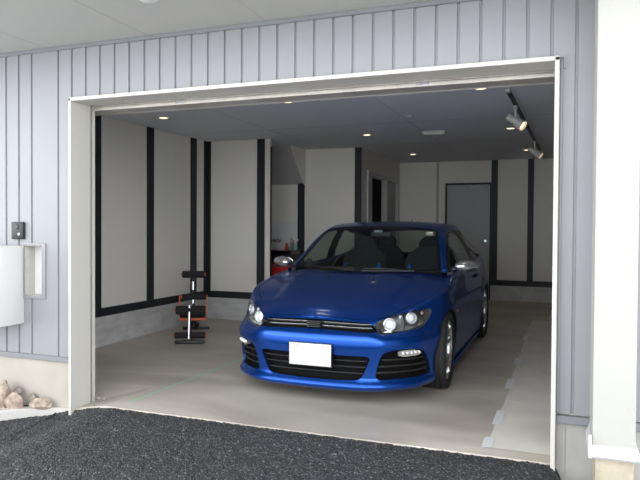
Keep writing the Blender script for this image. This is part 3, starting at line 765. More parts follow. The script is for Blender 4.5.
part('adjuster', M['black'], lambda bm: (add_tube(bm, [(-.03, .12, .05), (-.03, .12, .22)], .012, 8), add_lathe(bm, [(0, -.03), (.025, -.03), (.028, .0), (.01, .02)], (.05, .12, .12), 'x', 14)), 40)
# ------------------------------------------------------------------ the car
CX, CY = -1.80, 4.515
car = thing('car', 'glossy blue two door hatchback coupe parked in the garage', 'car', (CX, CY, -.87*.011), (math.atan(.011), 0, 0))
def inpoly(p, poly):
    x, y = p; c = False; j = len(poly)-1
    for i in range(len(poly)):
        xi, yi = poly[i]; xj, yj = poly[j]
        if (yi > y) != (yj > y) and x < (xj-xi)*(y-yi)/(yj-yi)+xi: c = not c
        j = i
    return c
def dense(poly, step, closed=True):
    out = []; n = len(poly)
    for i in range(n if closed else n-1):
        a, b = poly[i], poly[(i+1) % n]; k = max(1, int(math.dist(a, b)/step+.5))
        for q in range(k): out.append((a[0]+(b[0]-a[0])*q/k, a[1]+(b[1]-a[1])*q/k))
    if not closed: out.append(poly[-1])
    return out
def rounded(poly, it=2, f=.22, keep=()):
    """corner cutting; points at x=0 are kept sharp"""
    for _ in range(it):
        out = []; n = len(poly)
        for i in range(n):
            p = poly[i]
            if abs(p[0]) < 1e-6: out.append(p); continue
            a, b = poly[i-1], poly[(i+1) % n]
            out.append((p[0]+(a[0]-p[0])*f, p[1]+(a[1]-p[1])*f)); out.append((p[0]+(b[0]-p[0])*f, p[1]+(b[1]-p[1])*f))
        poly = out
    return poly
def scale_poly(poly, d):
    """grow (d>0) or shrink a polygon by about d"""
    n = len(poly); A = sum(poly[i][0]*poly[(i+1) % n][1]-poly[(i+1) % n][0]*poly[i][1] for i in range(n)); s = 1 if A > 0 else -1
    out = []
    for i in range(n):
        a, p, b = poly[i-1], poly[i], poly[(i+1) % n]
        tx, ty = b[0]-a[0], b[1]-a[1]; l = math.hypot(tx, ty) or 1
        out.append((p[0]+s*ty/l*d, p[1]-s*tx/l*d))
    return out
def tri_domain(domain, regions, pts, step):
    """constrained triangulation of a flat domain; regions: list of (name, poly), first match wins"""
    vs = []; es = []
    def addp(poly):
        b = len(vs); n = len(poly)
        vs.extend(Vector(p) for p in poly); es.extend((b+i, b+(i+1) % n) for i in range(n))
    addp(domain)
    for _, p in regions: addp(p)
    cv = list(vs); cell = {}
    for v in cv: cell.setdefault((int(v.x/step), int(v.y/step)), []).append(v)
    for p in pts:
        if not inpoly(p, domain): continue
        i, j = int(p[0]/step), int(p[1]/step); ok = True
        for a in (-1, 0, 1):
            for b in (-1, 0, 1):
                for v in cell.get((i+a, j+b), ()):
                    if abs(v.x-p[0]) < step*.45 and abs(v.y-p[1]) < step*.45: ok = False
        if ok: vs.append(Vector(p))
    V, E_, F_, *_ = delaunay_2d_cdt(vs, es, [], 0, 1e-5)
    res = {}
    for f in F_:
        c = (sum(V[i].x for i in f)/3, sum(V[i].y for i in f)/3)
        if not inpoly(c, domain): continue
        nm = 'base'
        for name, p in regions:
            if inpoly(c, p): nm = name; break
        res.setdefault(nm, []).append(tuple(f))
    return [(v.x, v.y) for v in V], res
def put(bm, V, faces, fn, sides=(1, -1), mi=0):
    for s in sides:
        vm = {}
        for f in faces:
            for i in f:
                if i not in vm:
                    p = fn(*V[i]); vm[i] = bm.verts.new((s*p[0], p[1], p[2]))
            ids = [vm[i] for i in f]
            if s > 0: ids = ids[::-1]
            try: nf = bm.faces.new(ids); nf.material_index = mi
            except ValueError: pass
def rim(bm, poly, fn, d0, d1, sides=(1, -1), mi=0, skip0=True):
    """wall strip along a polygon from depth d0 to d1 under the surface"""
    n = len(poly)
    for s in sides:
        for i in range(n):
            a, b = poly[i], poly[(i+1) % n]
            if skip0 and abs(a[0]) < 1e-6 and abs(b[0]) < 1e-6: continue
            q = [fn(a[0], a[1], -d0), fn(b[0], b[1], -d0), fn(b[0], b[1], -d1), fn(a[0], a[1], -d1)]
            f = bm.faces.new([bm.verts.new((s*p[0], p[1], p[2])) for p in q]); f.material_index = mi
def weld(bm, d=.0006):
    bmesh.ops.remove_doubles(bm, verts=bm.verts[:], dist=d)
    bmesh.ops.recalc_face_normals(bm, faces=bm.faces[:])

ZB = .115
# crest of the body and greenhouse lines
S_END = s_at_y(3.99)
crest = []
s_ = 0
while s_ < SMAX:
    crest.append((s_, P(s_, ztop(s_)))); s_ += .02
crest_f = [(p[1], p[0], p[2]) for s, p in crest if p[1] < 2.2]
def crest_at(y):
    if y <= crest_f[0][0]: return crest_f[0][1], crest_f[0][2]
    lo, hi = 0, len(crest_f)-1
    while hi-lo > 1:
        m = (lo+hi)//2
        if crest_f[m][0] <= y: lo = m
        else: hi = m
    a, b = crest_f[lo], crest_f[hi]; u = (y-a[0])/max(b[0]-a[0], 1e-9); u = min(max(u, 0), 1)
    return a[1]+(b[1]-a[1])*u, a[2]+(b[2]-a[2])*u
ZC = [(.10, .656), (.12, .660), (.16, .677), (.22, .706), (.35, .745), (.6, .815), (.9, .885), (1.12, .928), (1.3, .945), (1.6, .955)]
def hood_z(x, y, off=0):
    xe, ze = crest_at(y); q = min(abs(x)/max(xe, .02), 1)
    z = ze+(lerp_table(ZC, y)-ze)*(1-q**3.2)
    t = smooth(.40+.12*y, .48+.12*y, abs(x))*smooth(.1, .35, y)*(1-smooth(.9, 1, q))
    return (x, y, z-.010*t+off)

# --- polygons on the side surface, as (s, z)
HL = rounded([(.498, .612), (.54, .636), (.592, .652), (.70, .674), (.872, .692), (1.03, .704), (1.135, .706), (1.135, .682), (1.085, .630), (1.003, .575), (.850, .562), (.702, .552), (.563, .540), (.530, .560)], 1)
GR = rounded([(0, .642), (.208, .637), (.374, .632), (.475, .624), (.500, .606), (.520, .584), (.520, .558), (.300, .567), (0, .576)], 1)
IN = rounded([(0, .385), (.225, .390), (.464, .390), (.445, .33), (.418, .268), (.385, .208), (.298, .200), (0, .195)], 2)
SI = rounded([(.552, .412), (.67, .436), (.848, .432), (.95, .400), (1.015, .320), (1.06, .225), (1.045, .210), (.94, .207), (.68, .206), (.496, .203), (.519, .316)], 2)
DRLP = rounded([(.683, .418), (.74, .427), (.852, .423), (.915, .392), (.89, .376), (.695, .374)], 1)
def arch(yc, r=.348):
    sc = s_at_y(yc); pts = []
    for k in range(41):
        a = PI*(-.10)+PI*1.20*k/40; yy = yc-math.cos(a)*r; zz = .318+math.sin(a)*r
        s = s_at_y(min(yy, 4.0))
        if yc < 2: s = s_at_y(yy)
        pts.append((s, max(zz, ZB-.02)))
    return pts
AF, AR = arch(.87), arch(3.448)
def ys(pts): return [(s_at_y(y), z) for y, z in pts]
DOOR = dense(rounded(ys([(1.43, .30), (1.50, .205), (2.72, .205), (2.83, .30), (2.90, .55), (2.92, .93), (1.45, .880), (1.40, .60)]), 2, .15), .03)
FUEL = None
def dom():
    top = [(s, ztop(s)) for s in [i*.02 for i in range(int(SMAX/.02)+1)]]+[(SMAX, ztop(SMAX))]
    return dense([(0, ZB)], 1, False)+dense([(0, ZB), (SMAX, ZB)], .025, False)[1:]+top[::-1]
def arch_cut(a):   # arch polygon closed under the sill line
    return [(a[0][0], ZB-.03)]+a+[(a[-1][0], ZB-.03)]
pts = []
s_ = .0
while s_ < SMAX:
    st = .018 if s_ < 1.4 else .035
    z = ZB+.008
    while z < 1.0:
        pts.append((s_, z)); z += .015 if s_ < 1.4 else .024
    s_ += st
# lower edge of the domain follows the arches, so the arch polygons reach below it
V, R_ = tri_domain(dom(), [('headlight', dense(HL, .012)), ('grille', dense(GR, .015)), ('intake', dense(IN, .015)), ('side_intake', dense(SI, .012)),
    ('arch', dense(arch_cut(AF), .02)), ('arch', dense(arch_cut(AR), .02)), ('door', dense(scale_poly(DOOR, -.003), .03)), ('gap', DOOR)], pts, .016)
body = B(); put(body, V, R_['base'], P)
# fenders and cowl: top surface outside the bonnet
WB = [(x, 1.12+.28*(x/.735)**2) for x in [i*.735/24 for i in range(25)]]     # foot of the windscreen
s_c = s_at_y(1.46)
cr_pts = [(P(s, ztop(s))[0], P(s, ztop(s))[1]) for s in [i*.02 for i in range(int(s_c/.02)+1)]]
cr_pts[0] = (0, cr_pts[0][1])
topdom = cr_pts+dense([cr_pts[-1], (.735, 1.40)], .03, False)[1:-1]+WB[::-1]
topdom = topdom[:-1]+dense([WB[0], cr_pts[0]], .03, False)[:-1]
hb = []
for s in [i*.02 for i in range(int(s_at_y(1.36)/.02)+1)]:
    x, y, z = P(s, ztop(s)); nx, ny = plan(s)[2:]
    ins = .004+.045*smooth(.55, .95, s); hb.append((x-nx*ins, y-ny*ins))
hb[0] = (0, hb[0][1])
hoodp = hb+[(.745, 1.33), (.70, 1.345)]+[(x, y-.03) for x, y in WB[::-1] if x < .68]
hoodp[-1] = (0, WB[0][1]-.03)
gp = [(x+(.006 if x > .02 else 0), y) for x, y in hoodp]
ptsx = [(i*.022, .05+j*.022) for i in range(41) for j in range(66)]
gap_o = dense(scale_poly(hoodp, .0035), .03); gap_o = [(max(x, 0), y) for x, y in gap_o]
V2, R2 = tri_domain(topdom, [('hood', dense(hoodp, .03)), ('gap', gap_o)], ptsx, .02)
put(body, V2, R2['base'], hood_z)
hood = B(); put(hood, V2, R2['hood'], hood_z)
# shoulder strip between the body crest and the side windows
E1 = [(.735, 1.40, .950), (.695, 1.56, 1.055), (.640, 1.78, 1.205), (.590, 1.98, 1.312), (.585, 2.25, 1.362), (.59, 2.6, 1.372), (.585, 3.0, 1.352), (.57, 3.4, 1.292), (.565, 3.62, 1.235), (.58, 3.82, 1.11), (.61, 3.98, .995)]
E2 = [(.785, 1.45, .948), (.748, 1.62, 1.045), (.705, 1.84, 1.180), (.668, 2.05, 1.262), (.655, 2.30, 1.302), (.655, 2.6, 1.312), (.648, 3.0, 1.290), (.635, 3.4, 1.222), (.63, 3.62, 1.155), (.66, 3.82, 1.06), (.69, 3.97, .995)]
E3 = [(.800, 1.47, .942), (.826, 1.65, .935), (.835, 1.86, .935), (.838, 2.07, .94), (.840, 2.32, .945), (.840, 2.6, .955), (.838, 3.0, .972), (.832, 3.35, .988), (.825, 3.58, .995), (.80, 3.80, .995), (.75, 3.96, .99)]
def curve(c, t):
    n = len(c)-1; t = min(max(t, 0), 1)*n; i = min(int(t), n-1); u = t-i
    p0, p1, p2, p3 = c[max(i-1, 0)], c[i], c[i+1], c[min(i+2, n)]
    return tuple(.5*((2*p1[k])+(-p0[k]+p2[k])*u+(2*p0[k]-5*p1[k]+4*p2[k]-p3[k])*u*u+(-p0[k]+3*p1[k]-3*p2[k]+p3[k])*u**3) for k in range(3))
def patch(bm, f, nu, nv, sides=(1, -1), mi=0, u0=0, u1=1, v0=0, v1=1):
    for s in sides:
        g = [[bm.verts.new((lambda p: (s*p[0], p[1], p[2]))(f(u0+(u1-u0)*i/nu, v0+(v1-v0)*j/nv))) for j in range(nv+1)] for i in range(nu+1)]
        for i in range(nu):
            for j in range(nv):
                q = [g[i][j], g[i][j+1], g[i+1][j+1], g[i+1][j]]
                if s > 0: q = q[::-1]
                try: fc_ = bm.faces.new(q); fc_.material_index = mi
                except ValueError: pass
def L3(a, b, v): return tuple(a[k]+(b[k]-a[k])*v for k in range(3))
def shoulder(u, v):
    y = 1.46+(3.97-1.46)*u; s = s_at_y(y); a = P(s, ztop(s)); b = curve(E3, u)
    p = L3(a, b, v); return (p[0], p[1], p[2]+.006*math.sin(PI*v))
patch(body, shoulder, 60, 4)
def deck(u, v):
    sa = s_at_y(3.97)+(SMAX-s_at_y(3.97))*u; a = P(sa, ztop(sa))
    b = (.75*(1-u), 3.96+.10*math.sin(u*PI/2), .99); p = L3(a, b, v); return (p[0], p[1], p[2]+.008*math.sin(PI*v))
patch(body, deck, 24, 4)
def fill_front(u, v):
    a = (.735+(P(s_c, ztop(s_c))[0]-.735)*u, 1.40+.06*u); z0 = hood_z(a[0], a[1])[2]
    b = curve([(.735, 1.40, .95), (.785, 1.45, .948), (.80, 1.47, .942)], min(u*1.3, 1)); return L3((a[0], a[1], z0), b, v)
# A pillar, roof rail and C pillar
def railp(u, v):
    a, b = curve(E1, u), curve(E2, u); p = L3(a, b, v); bu = .012*math.sin(PI*v)
    return (p[0]+bu*.6, p[1], p[2]+bu*.8)
roof = B(); patch(roof, railp, 60, 5)
def sidep(u, v, off=0):
    a, b = curve(E2, u), curve(E3, u); p = L3(a, b, v); bu = .018*math.sin(PI*v)*min(1, 6*u)+off
    return (p[0]+bu, p[1], p[2])
# windscreen header to rear glass: roof skin
WT = lambda u: (.59*u, 1.93+.05*u*u, 1.352-.040*u**2.2)
def roofp(u, v):
    # u lateral 0..1, v lengthwise
    y0 = WT(u)[1]; y1 = 3.62-.06*(1-u)*0; y = y0+(y1-y0)*v
    tt = .3+(.8-.3)*v; e = None
    lo, hi = 0.0, 1.0
    for _ in range(24):
        m = (lo+hi)/2
        if curve(E1, m)[1] < y: lo = m
        else: hi = m
    e = curve(E1, lo); zc = lerp_table([(1.93, 1.352), (2.1, 1.382), (2.4, 1.402), (2.8, 1.398), (3.2, 1.365), (3.62, 1.285)], y)
    x = e[0]*u; return (x, y, zc+(e[2]-zc)*u**2.4)
patch(roof, roofp, 14, 34)
body_o = None
# side windows
W0, W1 = .015, .80
frame = B(); patch(frame, lambda u, v: sidep(u, v, -.004), 80, 10, u0=0, u1=.82); fr_holes = None
bmesh.ops.delete(frame, geom=[f for f in frame.faces], context='FACES')
def side_region(u, v):
    if u > .845-.10*v*0: return 'paint'
    lim = .80+.03*(v)
    if u > lim: return 'paint'
    e = curve(E2, u); h = math.dist(curve(E2, u), curve(E3, u)); m = .022/max(h, .03)
    if v < m or v > 1-m*.8 or u < .03 or u > lim-.012: return 'frame'
    if .465+.03*v < u < .535+.03*v: return 'frame'
    return 'glass'
spt = B(); side_sets = []
for s in (1, -1):
    sgl, sfr = B(), B(); side_sets.append((sgl, sfr))
    nu, nv = 110, 26; cache = {}
    def gv(bm, key, i, j, off):
        k = (key, i, j)
        if k not in cache: p = sidep(i/nu, j/nv, off); cache[k] = bm.verts.new((s*p[0], p[1], p[2]))
        return cache[k]
    for i in range(nu):
        for j in range(nv):
            rg_ = side_region((i+.5)/nu, (j+.5)/nv); bm_, off = {'paint': (spt, 0), 'frame': (sfr, .001), 'glass': (sgl, -.002)}[rg_]
            q = [gv(bm_, rg_, i, j, off), gv(bm_, rg_, i, j+1, off), gv(bm_, rg_, i+1, j+1, off), gv(bm_, rg_, i+1, j, off)]
            if s > 0: q = q[::-1]
            try: bm_.faces.new(q)
            except ValueError: pass
t = spt; merge(roof, t)
# rim walls of body openings (painted lips)
rim(body, dense(IN, .015), P, 0, .018); rim(body, dense(SI, .012), P, 0, .015)
def strip_under(u, v):   # lower edge turned under
    s = SMAX*u; p = P(s, ZB); nx, ny = plan(s)[2:]; return (p[0]-nx*.06*v, p[1]-ny*.06*v, ZB-.004*v)
weld(body); weld(roof)
body_o = obj('body_shell', body, M['paint'], car, 50)
roof_o = obj('roof', roof, M['paint'], car, 40)
weld(hood); obj('bonnet', hood, M['paint'], car, 60)
for s, nm in ((1, 'left'), (-1, 'right')):
    bm = B(); put(bm, V, R_['door'], P, (s,)); weld(bm); d_ = obj('door', bm, M['paint'], car, 60)
    bm = B(); p = P(s_at_y(2.66), .80); add_tube(bm, [(s*(p[0]-.01), 2.56, .805), (s*(p[0]+.022), 2.59, .81), (s*(p[0]+.024), 2.74, .815), (s*(p[0]-.01), 2.77, .815)], .011, 10)
    obj('door_handle', bm, M['paint'], d_, 50)
# dark gaps, wheel wells, underside
for poly in (AF, AR):
    for sd in (1, -1):
        bm = B(); pp = dense([(a, max(z, ZB)) for a, z in poly], .03, False); rim(bm, pp, P, .002, .26, (sd,), skip0=False)
        weld(bm); obj('wheel_arch_liner', bm, M['car_black'], car)
bm = B()
put(bm, V, R_['gap'], lambda s, z: P(s, z, -.008)); put(bm, V2, R2['gap'], lambda x, y: hood_z(x, y, -.010))
obj('panel_gap', bm, M['car_black'], car)
bm = B()
ring = [P(s, ZB) for s in [i*.05 for i in range(int(SMAX/.05)+1)]]
fl = [p for p in ring]
def keep(p): return True
for s in (1, -1):
    for a, b in zip(ring, ring[1:]):
        if (.45 < a[1] < 1.28) or (3.02 < a[1] < 3.86): xa = .62; xb = .62
        else: xa, xb = a[0]-.004, b[0]-.004
        bm.faces.new([bm.verts.new(q) for q in ((0, a[1], .15), (s*xa, a[1], .13), (s*xb, b[1], .13), (0, b[1], .15))])
add_box(bm, -.62, .62, .45, 1.30, .15, .60)
obj('underbody', bm, M['car_black'], car)

# --- front details
def slat(bm, z0, z1, s0, s1, off, th=.010, h=.006, sides=(1, -1)):
    n = max(6, int((s1-s0)/.03))
    for sd in sides:
        rows = []
        for i in range(n+1):
            s = s0+(s1-s0)*i/n; z = z0+(z1-z0)*i/n
            q = [P(s, z-h, -off), P(s, z+h, -off), P(s, z+h*.8, -off-th), P(s, z-h*.8, -off-th)]
            nx, ny = plan(s)[2:]
            q = [(P(s, z)[0]-nx*(off+d), P(s, z)[1]-ny*(off+d), z+dz) for d, dz in ((0, -h), (0, h), (th, h*.8), (th, -h*.8))]
            rows.append([bm.verts.new((sd*p[0], p[1], p[2])) for p in q])
        for a, b in zip(rows, rows[1:]):
            for k in range(4): bm.faces.new((a[k], a[(k+1) % 4], b[(k+1) % 4], b[k]))
        bm.faces.new(rows[0]); bm.faces.new(rows[-1])
# upper grille
bm = B(); rim(bm, dense(GR, .015), P, -.001, .05); put(bm, V, R_['grille'], lambda s, z: P(s, z, -.05)); weld(bm)
g_ = obj('upper_grille', bm, M['void'], car)
bm = B(); slat(bm, .619, .609, 0, .485, .010, .02, .0055); obj('grille_slat', bm, M['car_gloss'], g_, 30)
bm = B(); slat(bm, .594, .584, 0, .49, .010, .02, .0055); obj('grille_slat', bm, M['car_gloss'], g_, 30)
bm = B(); slat(bm, .6245, .6145, 0, .48, .0105, .004, .0012); slat(bm, .5995, .5895, 0, .485, .0105, .004, .0012); obj('grille_trim', bm, M['silver'], g_)
bm = B()
for k in range(4): add_box(bm, -.055, .055, .048, .075, .584+k*.0135, .5925+k*.0135, bevel=.003)
obj('grille_badge_mount', bm, M['slat'], g_, 40)
# centre intake
bm = B(); rim(bm, dense(IN, .015), P, .016, .07); put(bm, V, R_['intake'], lambda s, z: P(s, z, -.07)); weld(bm)
c_ = obj('centre_intake', bm, M['void'], car)
for z, e in ((.346, .448), (.300, .432), (.252, .412)):
    bm = B(); slat(bm, z, z, 0, e-.01, .022, .02, .0035); obj('intake_slat', bm, M['slat'], c_, 30)
# corner intakes with daytime lamps
for sd in (1, -1):
    bm = B(); rim(bm, dense(SI, .012), P, .013, .07, (sd,)); put(bm, V, R_['side_intake'], lambda s, z: P(s, z, -.07), (sd,)); weld(bm)
    c_ = obj('corner_intake', bm, M['void'], car)
    for (z0, z1, a, b) in ((.356, .348, .56, .98), (.306, .300, .535, 1.01), (.258, .254, .52, 1.035)):
        bm = B(); slat(bm, z0, z1, a, b, .018, .02, .006, (sd,)); obj('intake_slat', bm, M['slat'], c_, 30)
    dv, dr = tri_domain(dense(DRLP, .012), [], [(.68+i*.015, .37+j*.012) for i in range(20) for j in range(6)], .008)
    bm = B(); put(bm, dv, dr['base'], lambda s, z: P(s, z, -.004), (sd,)); rim(bm, dense(DRLP, .012), P, .004, .03, (sd,)); weld(bm)
    d_ = obj('running_light', bm, M['reflector'], car, 40)
    bm = B()
    for k in range(5):
        p = P(.725+k*.038, .402, .001); add_ell(bm, (sd*p[0], p[1], p[2]), .010, .008, .010, 12, 8)
    obj('led', bm, M['drl'], d_, 60)
# headlights
for sd in (1, -1):
    hd = dense(HL, .012)
    bm = B(); rim(bm, hd, P, .001, .085, (sd,)); put(bm, V, R_['headlight'], lambda s, z: P(s, z, -.085), (sd,)); weld(bm)
    h_ = obj('headlight', bm, M['housing'], car, 40)
    def lamp(s, z, r, off, big):
        x, y, nx, ny = plan(s); p = Vector(P(s, z, -off)); n = Vector((nx*.55, ny-.25, .0)).normalized()
        n = Vector((n.x*sd, n.y, 0.05)).normalized(); mt = Matrix.Translation((sd*p.x, p.y, p.z)) @ n.to_track_quat('Z', 'Y').to_matrix().to_4x4()
        bm = B(); add_lathe(bm, [(r*1.28, .018), (r*1.34, .026), (r*1.22, .028), (r*1.12, .018), (r, -.01), (r*.8, -.03)], (0, 0, 0), 'z', 32)
        bmesh.ops.transform(bm, matrix=mt, verts=bm.verts); obj('lamp_bezel', bm, M['silver'] if big else M['reflector'], h_, 50)
        bm = B(); add_lathe(bm, [(0, .020), (r*.4, .017), (r*.75, .008), (r*.98, -.008)], (0, 0, 0), 'z', 32)
        bmesh.ops.transform(bm, matrix=mt, verts=bm.verts); obj('projector_lens', bm, M['bulb_lens'], h_, 60)
    lamp(.662, .609, .036, .030, False); lamp(.908, .645, .035, .038, True)
    bm = B()   # chrome divider web between the lamps and reflector ledge
    rows = []
    for i in range(24):
        u = i/23; s = .58+.50*u; z = .553+.050*u*u; a = P(s, z, -.018); b = P(s, z+.022, -.07)
        rows.append([bm.verts.new((sd*q[0], q[1], q[2])) for q in (a, b)])
    for a, b in zip(rows, rows[1:]): bm.faces.new((a[0], a[1], b[1], b[0]))
    rows = []
    for i in range(10):
        u = i/9; z = .56+.115*u; a = P(.765+.02*u, z, -.022); b = P(.765+.02*u, z, -.08)
        c2 = P(.790+.02*u, z, -.03)
        rows.append([bm.verts.new((sd*q[0], q[1], q[2])) for q in (b, a, c2)])
    for a, b in zip(rows, rows[1:]):
        for k in range(2): bm.faces.new((a[k], a[k+1], b[k+1], b[k]))
    obj('reflector_web', bm, M['reflector'], h_, 40)
    bm = B(); p = P(.785, .655, -.04); add_ell(bm, (sd*p[0], p[1], p[2]), .014, .012, .016); obj('side_lamp', bm, M['drl'], h_, 60)
    bm = B(); p = P(1.07, .672, -.04); add_ell(bm, (sd*p[0], p[1], p[2]), .012, .03, .016); obj('indicator_lamp', bm, M['amber'], h_, 60)
    bm = B(); put(bm, V, R_['headlight'], lambda s, z: P(s, z, -.001), (sd,)); weld(bm); obj('headlight_cover', bm, M['lens'], h_, 180)
# number plate
pl = None
bm = B(); add_box(bm, -.176, .176, -.020, .012, .297, .477, bevel=.005); pl = obj('plate_holder', bm, M['car_black'], car, 40)
bm = B(); add_box(bm, -.170, .170, -.0235, -.019, .304, .471, bevel=.003); obj('number_plate', bm, M['plate'], pl, 40)
for x in (-.105, .105):
    bm = B(); add_lathe(bm, [(0, -.003), (.005, -.002), (.006, .001)], (x, -.0235, .452), 'y', 14); obj('plate_bolt', bm, M['housing'], pl, 50)
# windscreen
def wsp(u, v, off=0):
    a = (.735*u, 1.12+.28*u*u, .945+.005*u); b = WT(u); c = curve(E1, v*.3)
    p = L3(a, b, v); q = 4*v*(1-v)*.022
    if u > .0:
        ex = c[0]/(.735+(.59-.735)*v); p = (p[0]*(1+(ex-1)*u), p[1], p[2])
    k = math.sqrt(2)/2; w = 1-u**6
    return (p[0], p[1]-q*k*w-off*.6+(c[1]-p[1])*u**6, p[2]+q*k*w+off*.8+(c[2]-p[2])*u**6)
bm = B(); patch(bm, wsp, 20, 20); weld(bm); ws = obj('windscreen', bm, M['screen_glass'], car, 180)
bm = B(); patch(bm, lambda u, v: wsp(u, v, -.002), 20, 2, v0=0, v1=.05); patch(bm, lambda u, v: wsp(u, v, -.002), 20, 2, v0=.955, v1=1); patch(bm, lambda u, v: wsp(u, v, -.002), 2, 20, u0=.955, u1=1)
weld(bm); obj('windscreen_border', bm, M['car_black'], ws, 180)
bm = B(); patch(bm, lambda u, v: (.75*u, 1.085+.29*u*u+.04*v, hood_z(.75*u, 1.085+.29*u*u)[2]-.006+.006*v), 20, 2); obj('cowl', bm, M['car_black'], car, 60)
for (x0, y0, x1, y1) in ((-.62, 1.31, -.02, 1.155), (.06, 1.15, .66, 1.335)):
    def zz(x, y, l): return .955+l
    bm = B(); pts_ = [(x0+(x1-x0)*k/8, 1.155+.27*((x0+(x1-x0)*k/8)/.735)**2-.008, .962+.004*math.sin(k)) for k in range(9)]
    add_tube(bm, pts_, .006, 8); wi = obj('wiper', bm, M['slat'], car, 60)
    bm = B(); a = pts_[4]; add_tube(bm, [(a[0], a[1], a[2]+.012), (x0*.2+x1*.8, 1.13, .955), (x1 if x1 < 0 else x0, 1.11, .945)], .008, 8); obj('wiper_arm', bm, M['slat'], wi, 60)
for s in (-1, 1):
    bm = B(); add_ell(bm, (s*.21, .93, hood_z(.21, .93)[2]+.004), .022, .012, .007); obj('washer_nozzle', bm, M['car_black'], car, 60)
# side glass and frames
for sgl, sfr in side_sets:
    weld(sgl); weld(sfr)
    fr_o = obj('window_frame', sfr, M['car_black'], car, 60); obj('side_window', sgl, M['car_glass'], fr_o, 60)
# rear window and tailgate
def rearg(u, v):
    lo = (.61*u, 4.06-.08*u*u, .99); hi = (.565*u, 3.62, 1.285-.05*u**2.4); e = curve(E1, .8+.2*v)
    p = L3(hi, lo, v); p = (p[0], p[1]+.02*math.sin(PI*v), p[2]+.02*math.sin(PI*v))
    return tuple(p[k]+(e[k]-p[k])*u**8 for k in range(3)) if u > 0 else p
bm = B(); patch(bm, rearg, 14, 12); weld(bm); obj('rear_window', bm, M['car_glass'], car, 60)
for s in (1, -1):
    bm = B(); pts2 = []
    tl = ys([(3.90, .72), (3.92, .86), (4.06, .88)]); tl += [(tl[-1][0]+.22, .87), (tl[-1][0]+.24, .74)]
    dv, dr = tri_domain(dense(rounded(tl, 2), .03), [], [(4.3+i*.03, .7+j*.03) for i in range(40) for j in range(8)], .02)
    put(bm, dv, dr['base'], lambda a, z: P(a, z, .006), (s,)); obj('tail_light', bm, M['red'], car, 60)
# mirrors
for s in (1, -1):
    bm = B()
    def shp(c): 
        c = c.copy(); c.z *= 1-.22*max(c.x*s, 0); c.y *= (1 if c.y < 0 else .45); c.z += .10*c.x*s; c.y += .55*c.x*s; return c
    add_ell(bm, (s*.945, 1.56, .985), .112, .085, .055, 28, 18, fn=shp)
    m_ = obj('door_mirror', bm, M['silver'], car, 60)
    bm = B(); add_tube(bm, [(s*.80, 1.58, .945), (s*.85, 1.57, .955), (s*.90, 1.57, .975)], [.03, .024, .022], 12); obj('mirror_stalk', bm, M['car_black'], m_, 50)
    bm = B(); add_ell(bm, (s*.94, 1.60, .985), .095, .004, .045, 24, 10); obj('mirror_glass', bm, M['chrome'], m_, 60)
    bm = B(); add_ell(bm, (s*.945, 1.555, .945), .10, .055, .012, 20, 8); obj('mirror_base', bm, M['car_black'], m_, 60)
# wheels
def wheel(x, y, sd, steer=0):
    c = Vector((x, y, .323)); bm = B()
    R0, W_ = .323, .115
    prof = [(.245, -.098), (.262, -.112), (.295, -.118), (.312, -.108)]
    tread = [(.321, -.095), (.323, -.072), (.316, -.070), (.316, -.060), (.3235, -.058), (.324, -.030), (.317, -.028), (.317, -.018), (.324, -.016)]
    full = prof+tread+[(r, -h) for r, h in tread[::-1]]+[(r, -h) for r, h in prof[::-1]]
    add_lathe(bm, full, (0, 0, 0), 'x', 72)
    # tread blocks
    for k in range(60):
        a = 2*PI*k/60
        for hx in (-.086, .086): 
            t = bmesh.new(); add_box(t, hx-.016, hx+.016, -.002, .002, .3195, .3205)
            merge(bm, t, 0, Matrix.Rotation(a, 4, 'X'))
    rot = Matrix.Translation(c) @ Matrix.Rotation(steer, 4, 'Z')
    bmesh.ops.transform(bm, matrix=rot, verts=bm.verts); w_ = obj('wheel', bm, M['rubber'], car, 35)
    bm = B(); o = sd*.098
    add_lathe(bm, [(.248, o+sd*.004), (.240, o+sd*.008), (.232, o), (.226, o-sd*.03), (.222, -sd*.09)], (0, 0, 0), 'x', 60)
    for k in range(5):
        for e in (-1, 1):
            t = bmesh.new(); n = 7; rows = []
            for i in range(n):
                u = i/(n-1); r = .045+.188*u; wd = .019-.003*u; ang = e*(.10+.17*u); yy, zz_ = math.sin(ang)*r, math.cos(ang)*r
                xo = o-sd*(.018-.022*u*u); tx, tz = math.cos(ang), -math.sin(ang)
                rows.append([t.verts.new(q) for q in ((xo, yy-tx*wd, zz_-tz*wd), (xo, yy+tx*wd, zz_+tz*wd), (xo-sd*.03, yy+tx*wd*.8, zz_+tz*wd*.8), (xo-sd*.03, yy-tx*wd*.8, zz_-tz*wd*.8))])
            for a, b in zip(rows, rows[1:]):
                for q in range(4): t.faces.new((a[q], a[(q+1) % 4], b[(q+1) % 4], b[q]))
            merge(bm, t, 0, Matrix.Rotation(2*PI*k/5+.2, 4, 'X'))
    add_lathe(bm, [(0, o-sd*.004), (.03, o-sd*.005), (.055, o-sd*.016), (.062, o-sd*.05)], (0, 0, 0), 'x', 30)
    bmesh.ops.recalc_face_normals(bm, faces=bm.faces[:])
    bmesh.ops.transform(bm, matrix=rot, verts=bm.verts); obj('rim', bm, M['silver'], w_, 35)
    bm = B(); add_lathe(bm, [(.06, o-sd*.075), (.172, o-sd*.075), (.172, o-sd*.085), (.06, o-sd*.085)], (0, 0, 0), 'x', 40)
    bmesh.ops.transform(bm, matrix=rot, verts=bm.verts); obj('brake_disc', bm, M['chrome'], w_, 35)
    bm = B(); add_lathe(bm, [(0, -sd*.05), (.222, -sd*.05)], (0, 0, 0), 'x', 40)
    bmesh.ops.transform(bm, matrix=rot, verts=bm.verts); obj('wheel_back', bm, M['car_black'], w_, 35)
wheel(.790, .87, 1, .05); wheel(-.790, .87, -1, .05); wheel(.787, 3.448, 1); wheel(-.787, 3.448, -1)
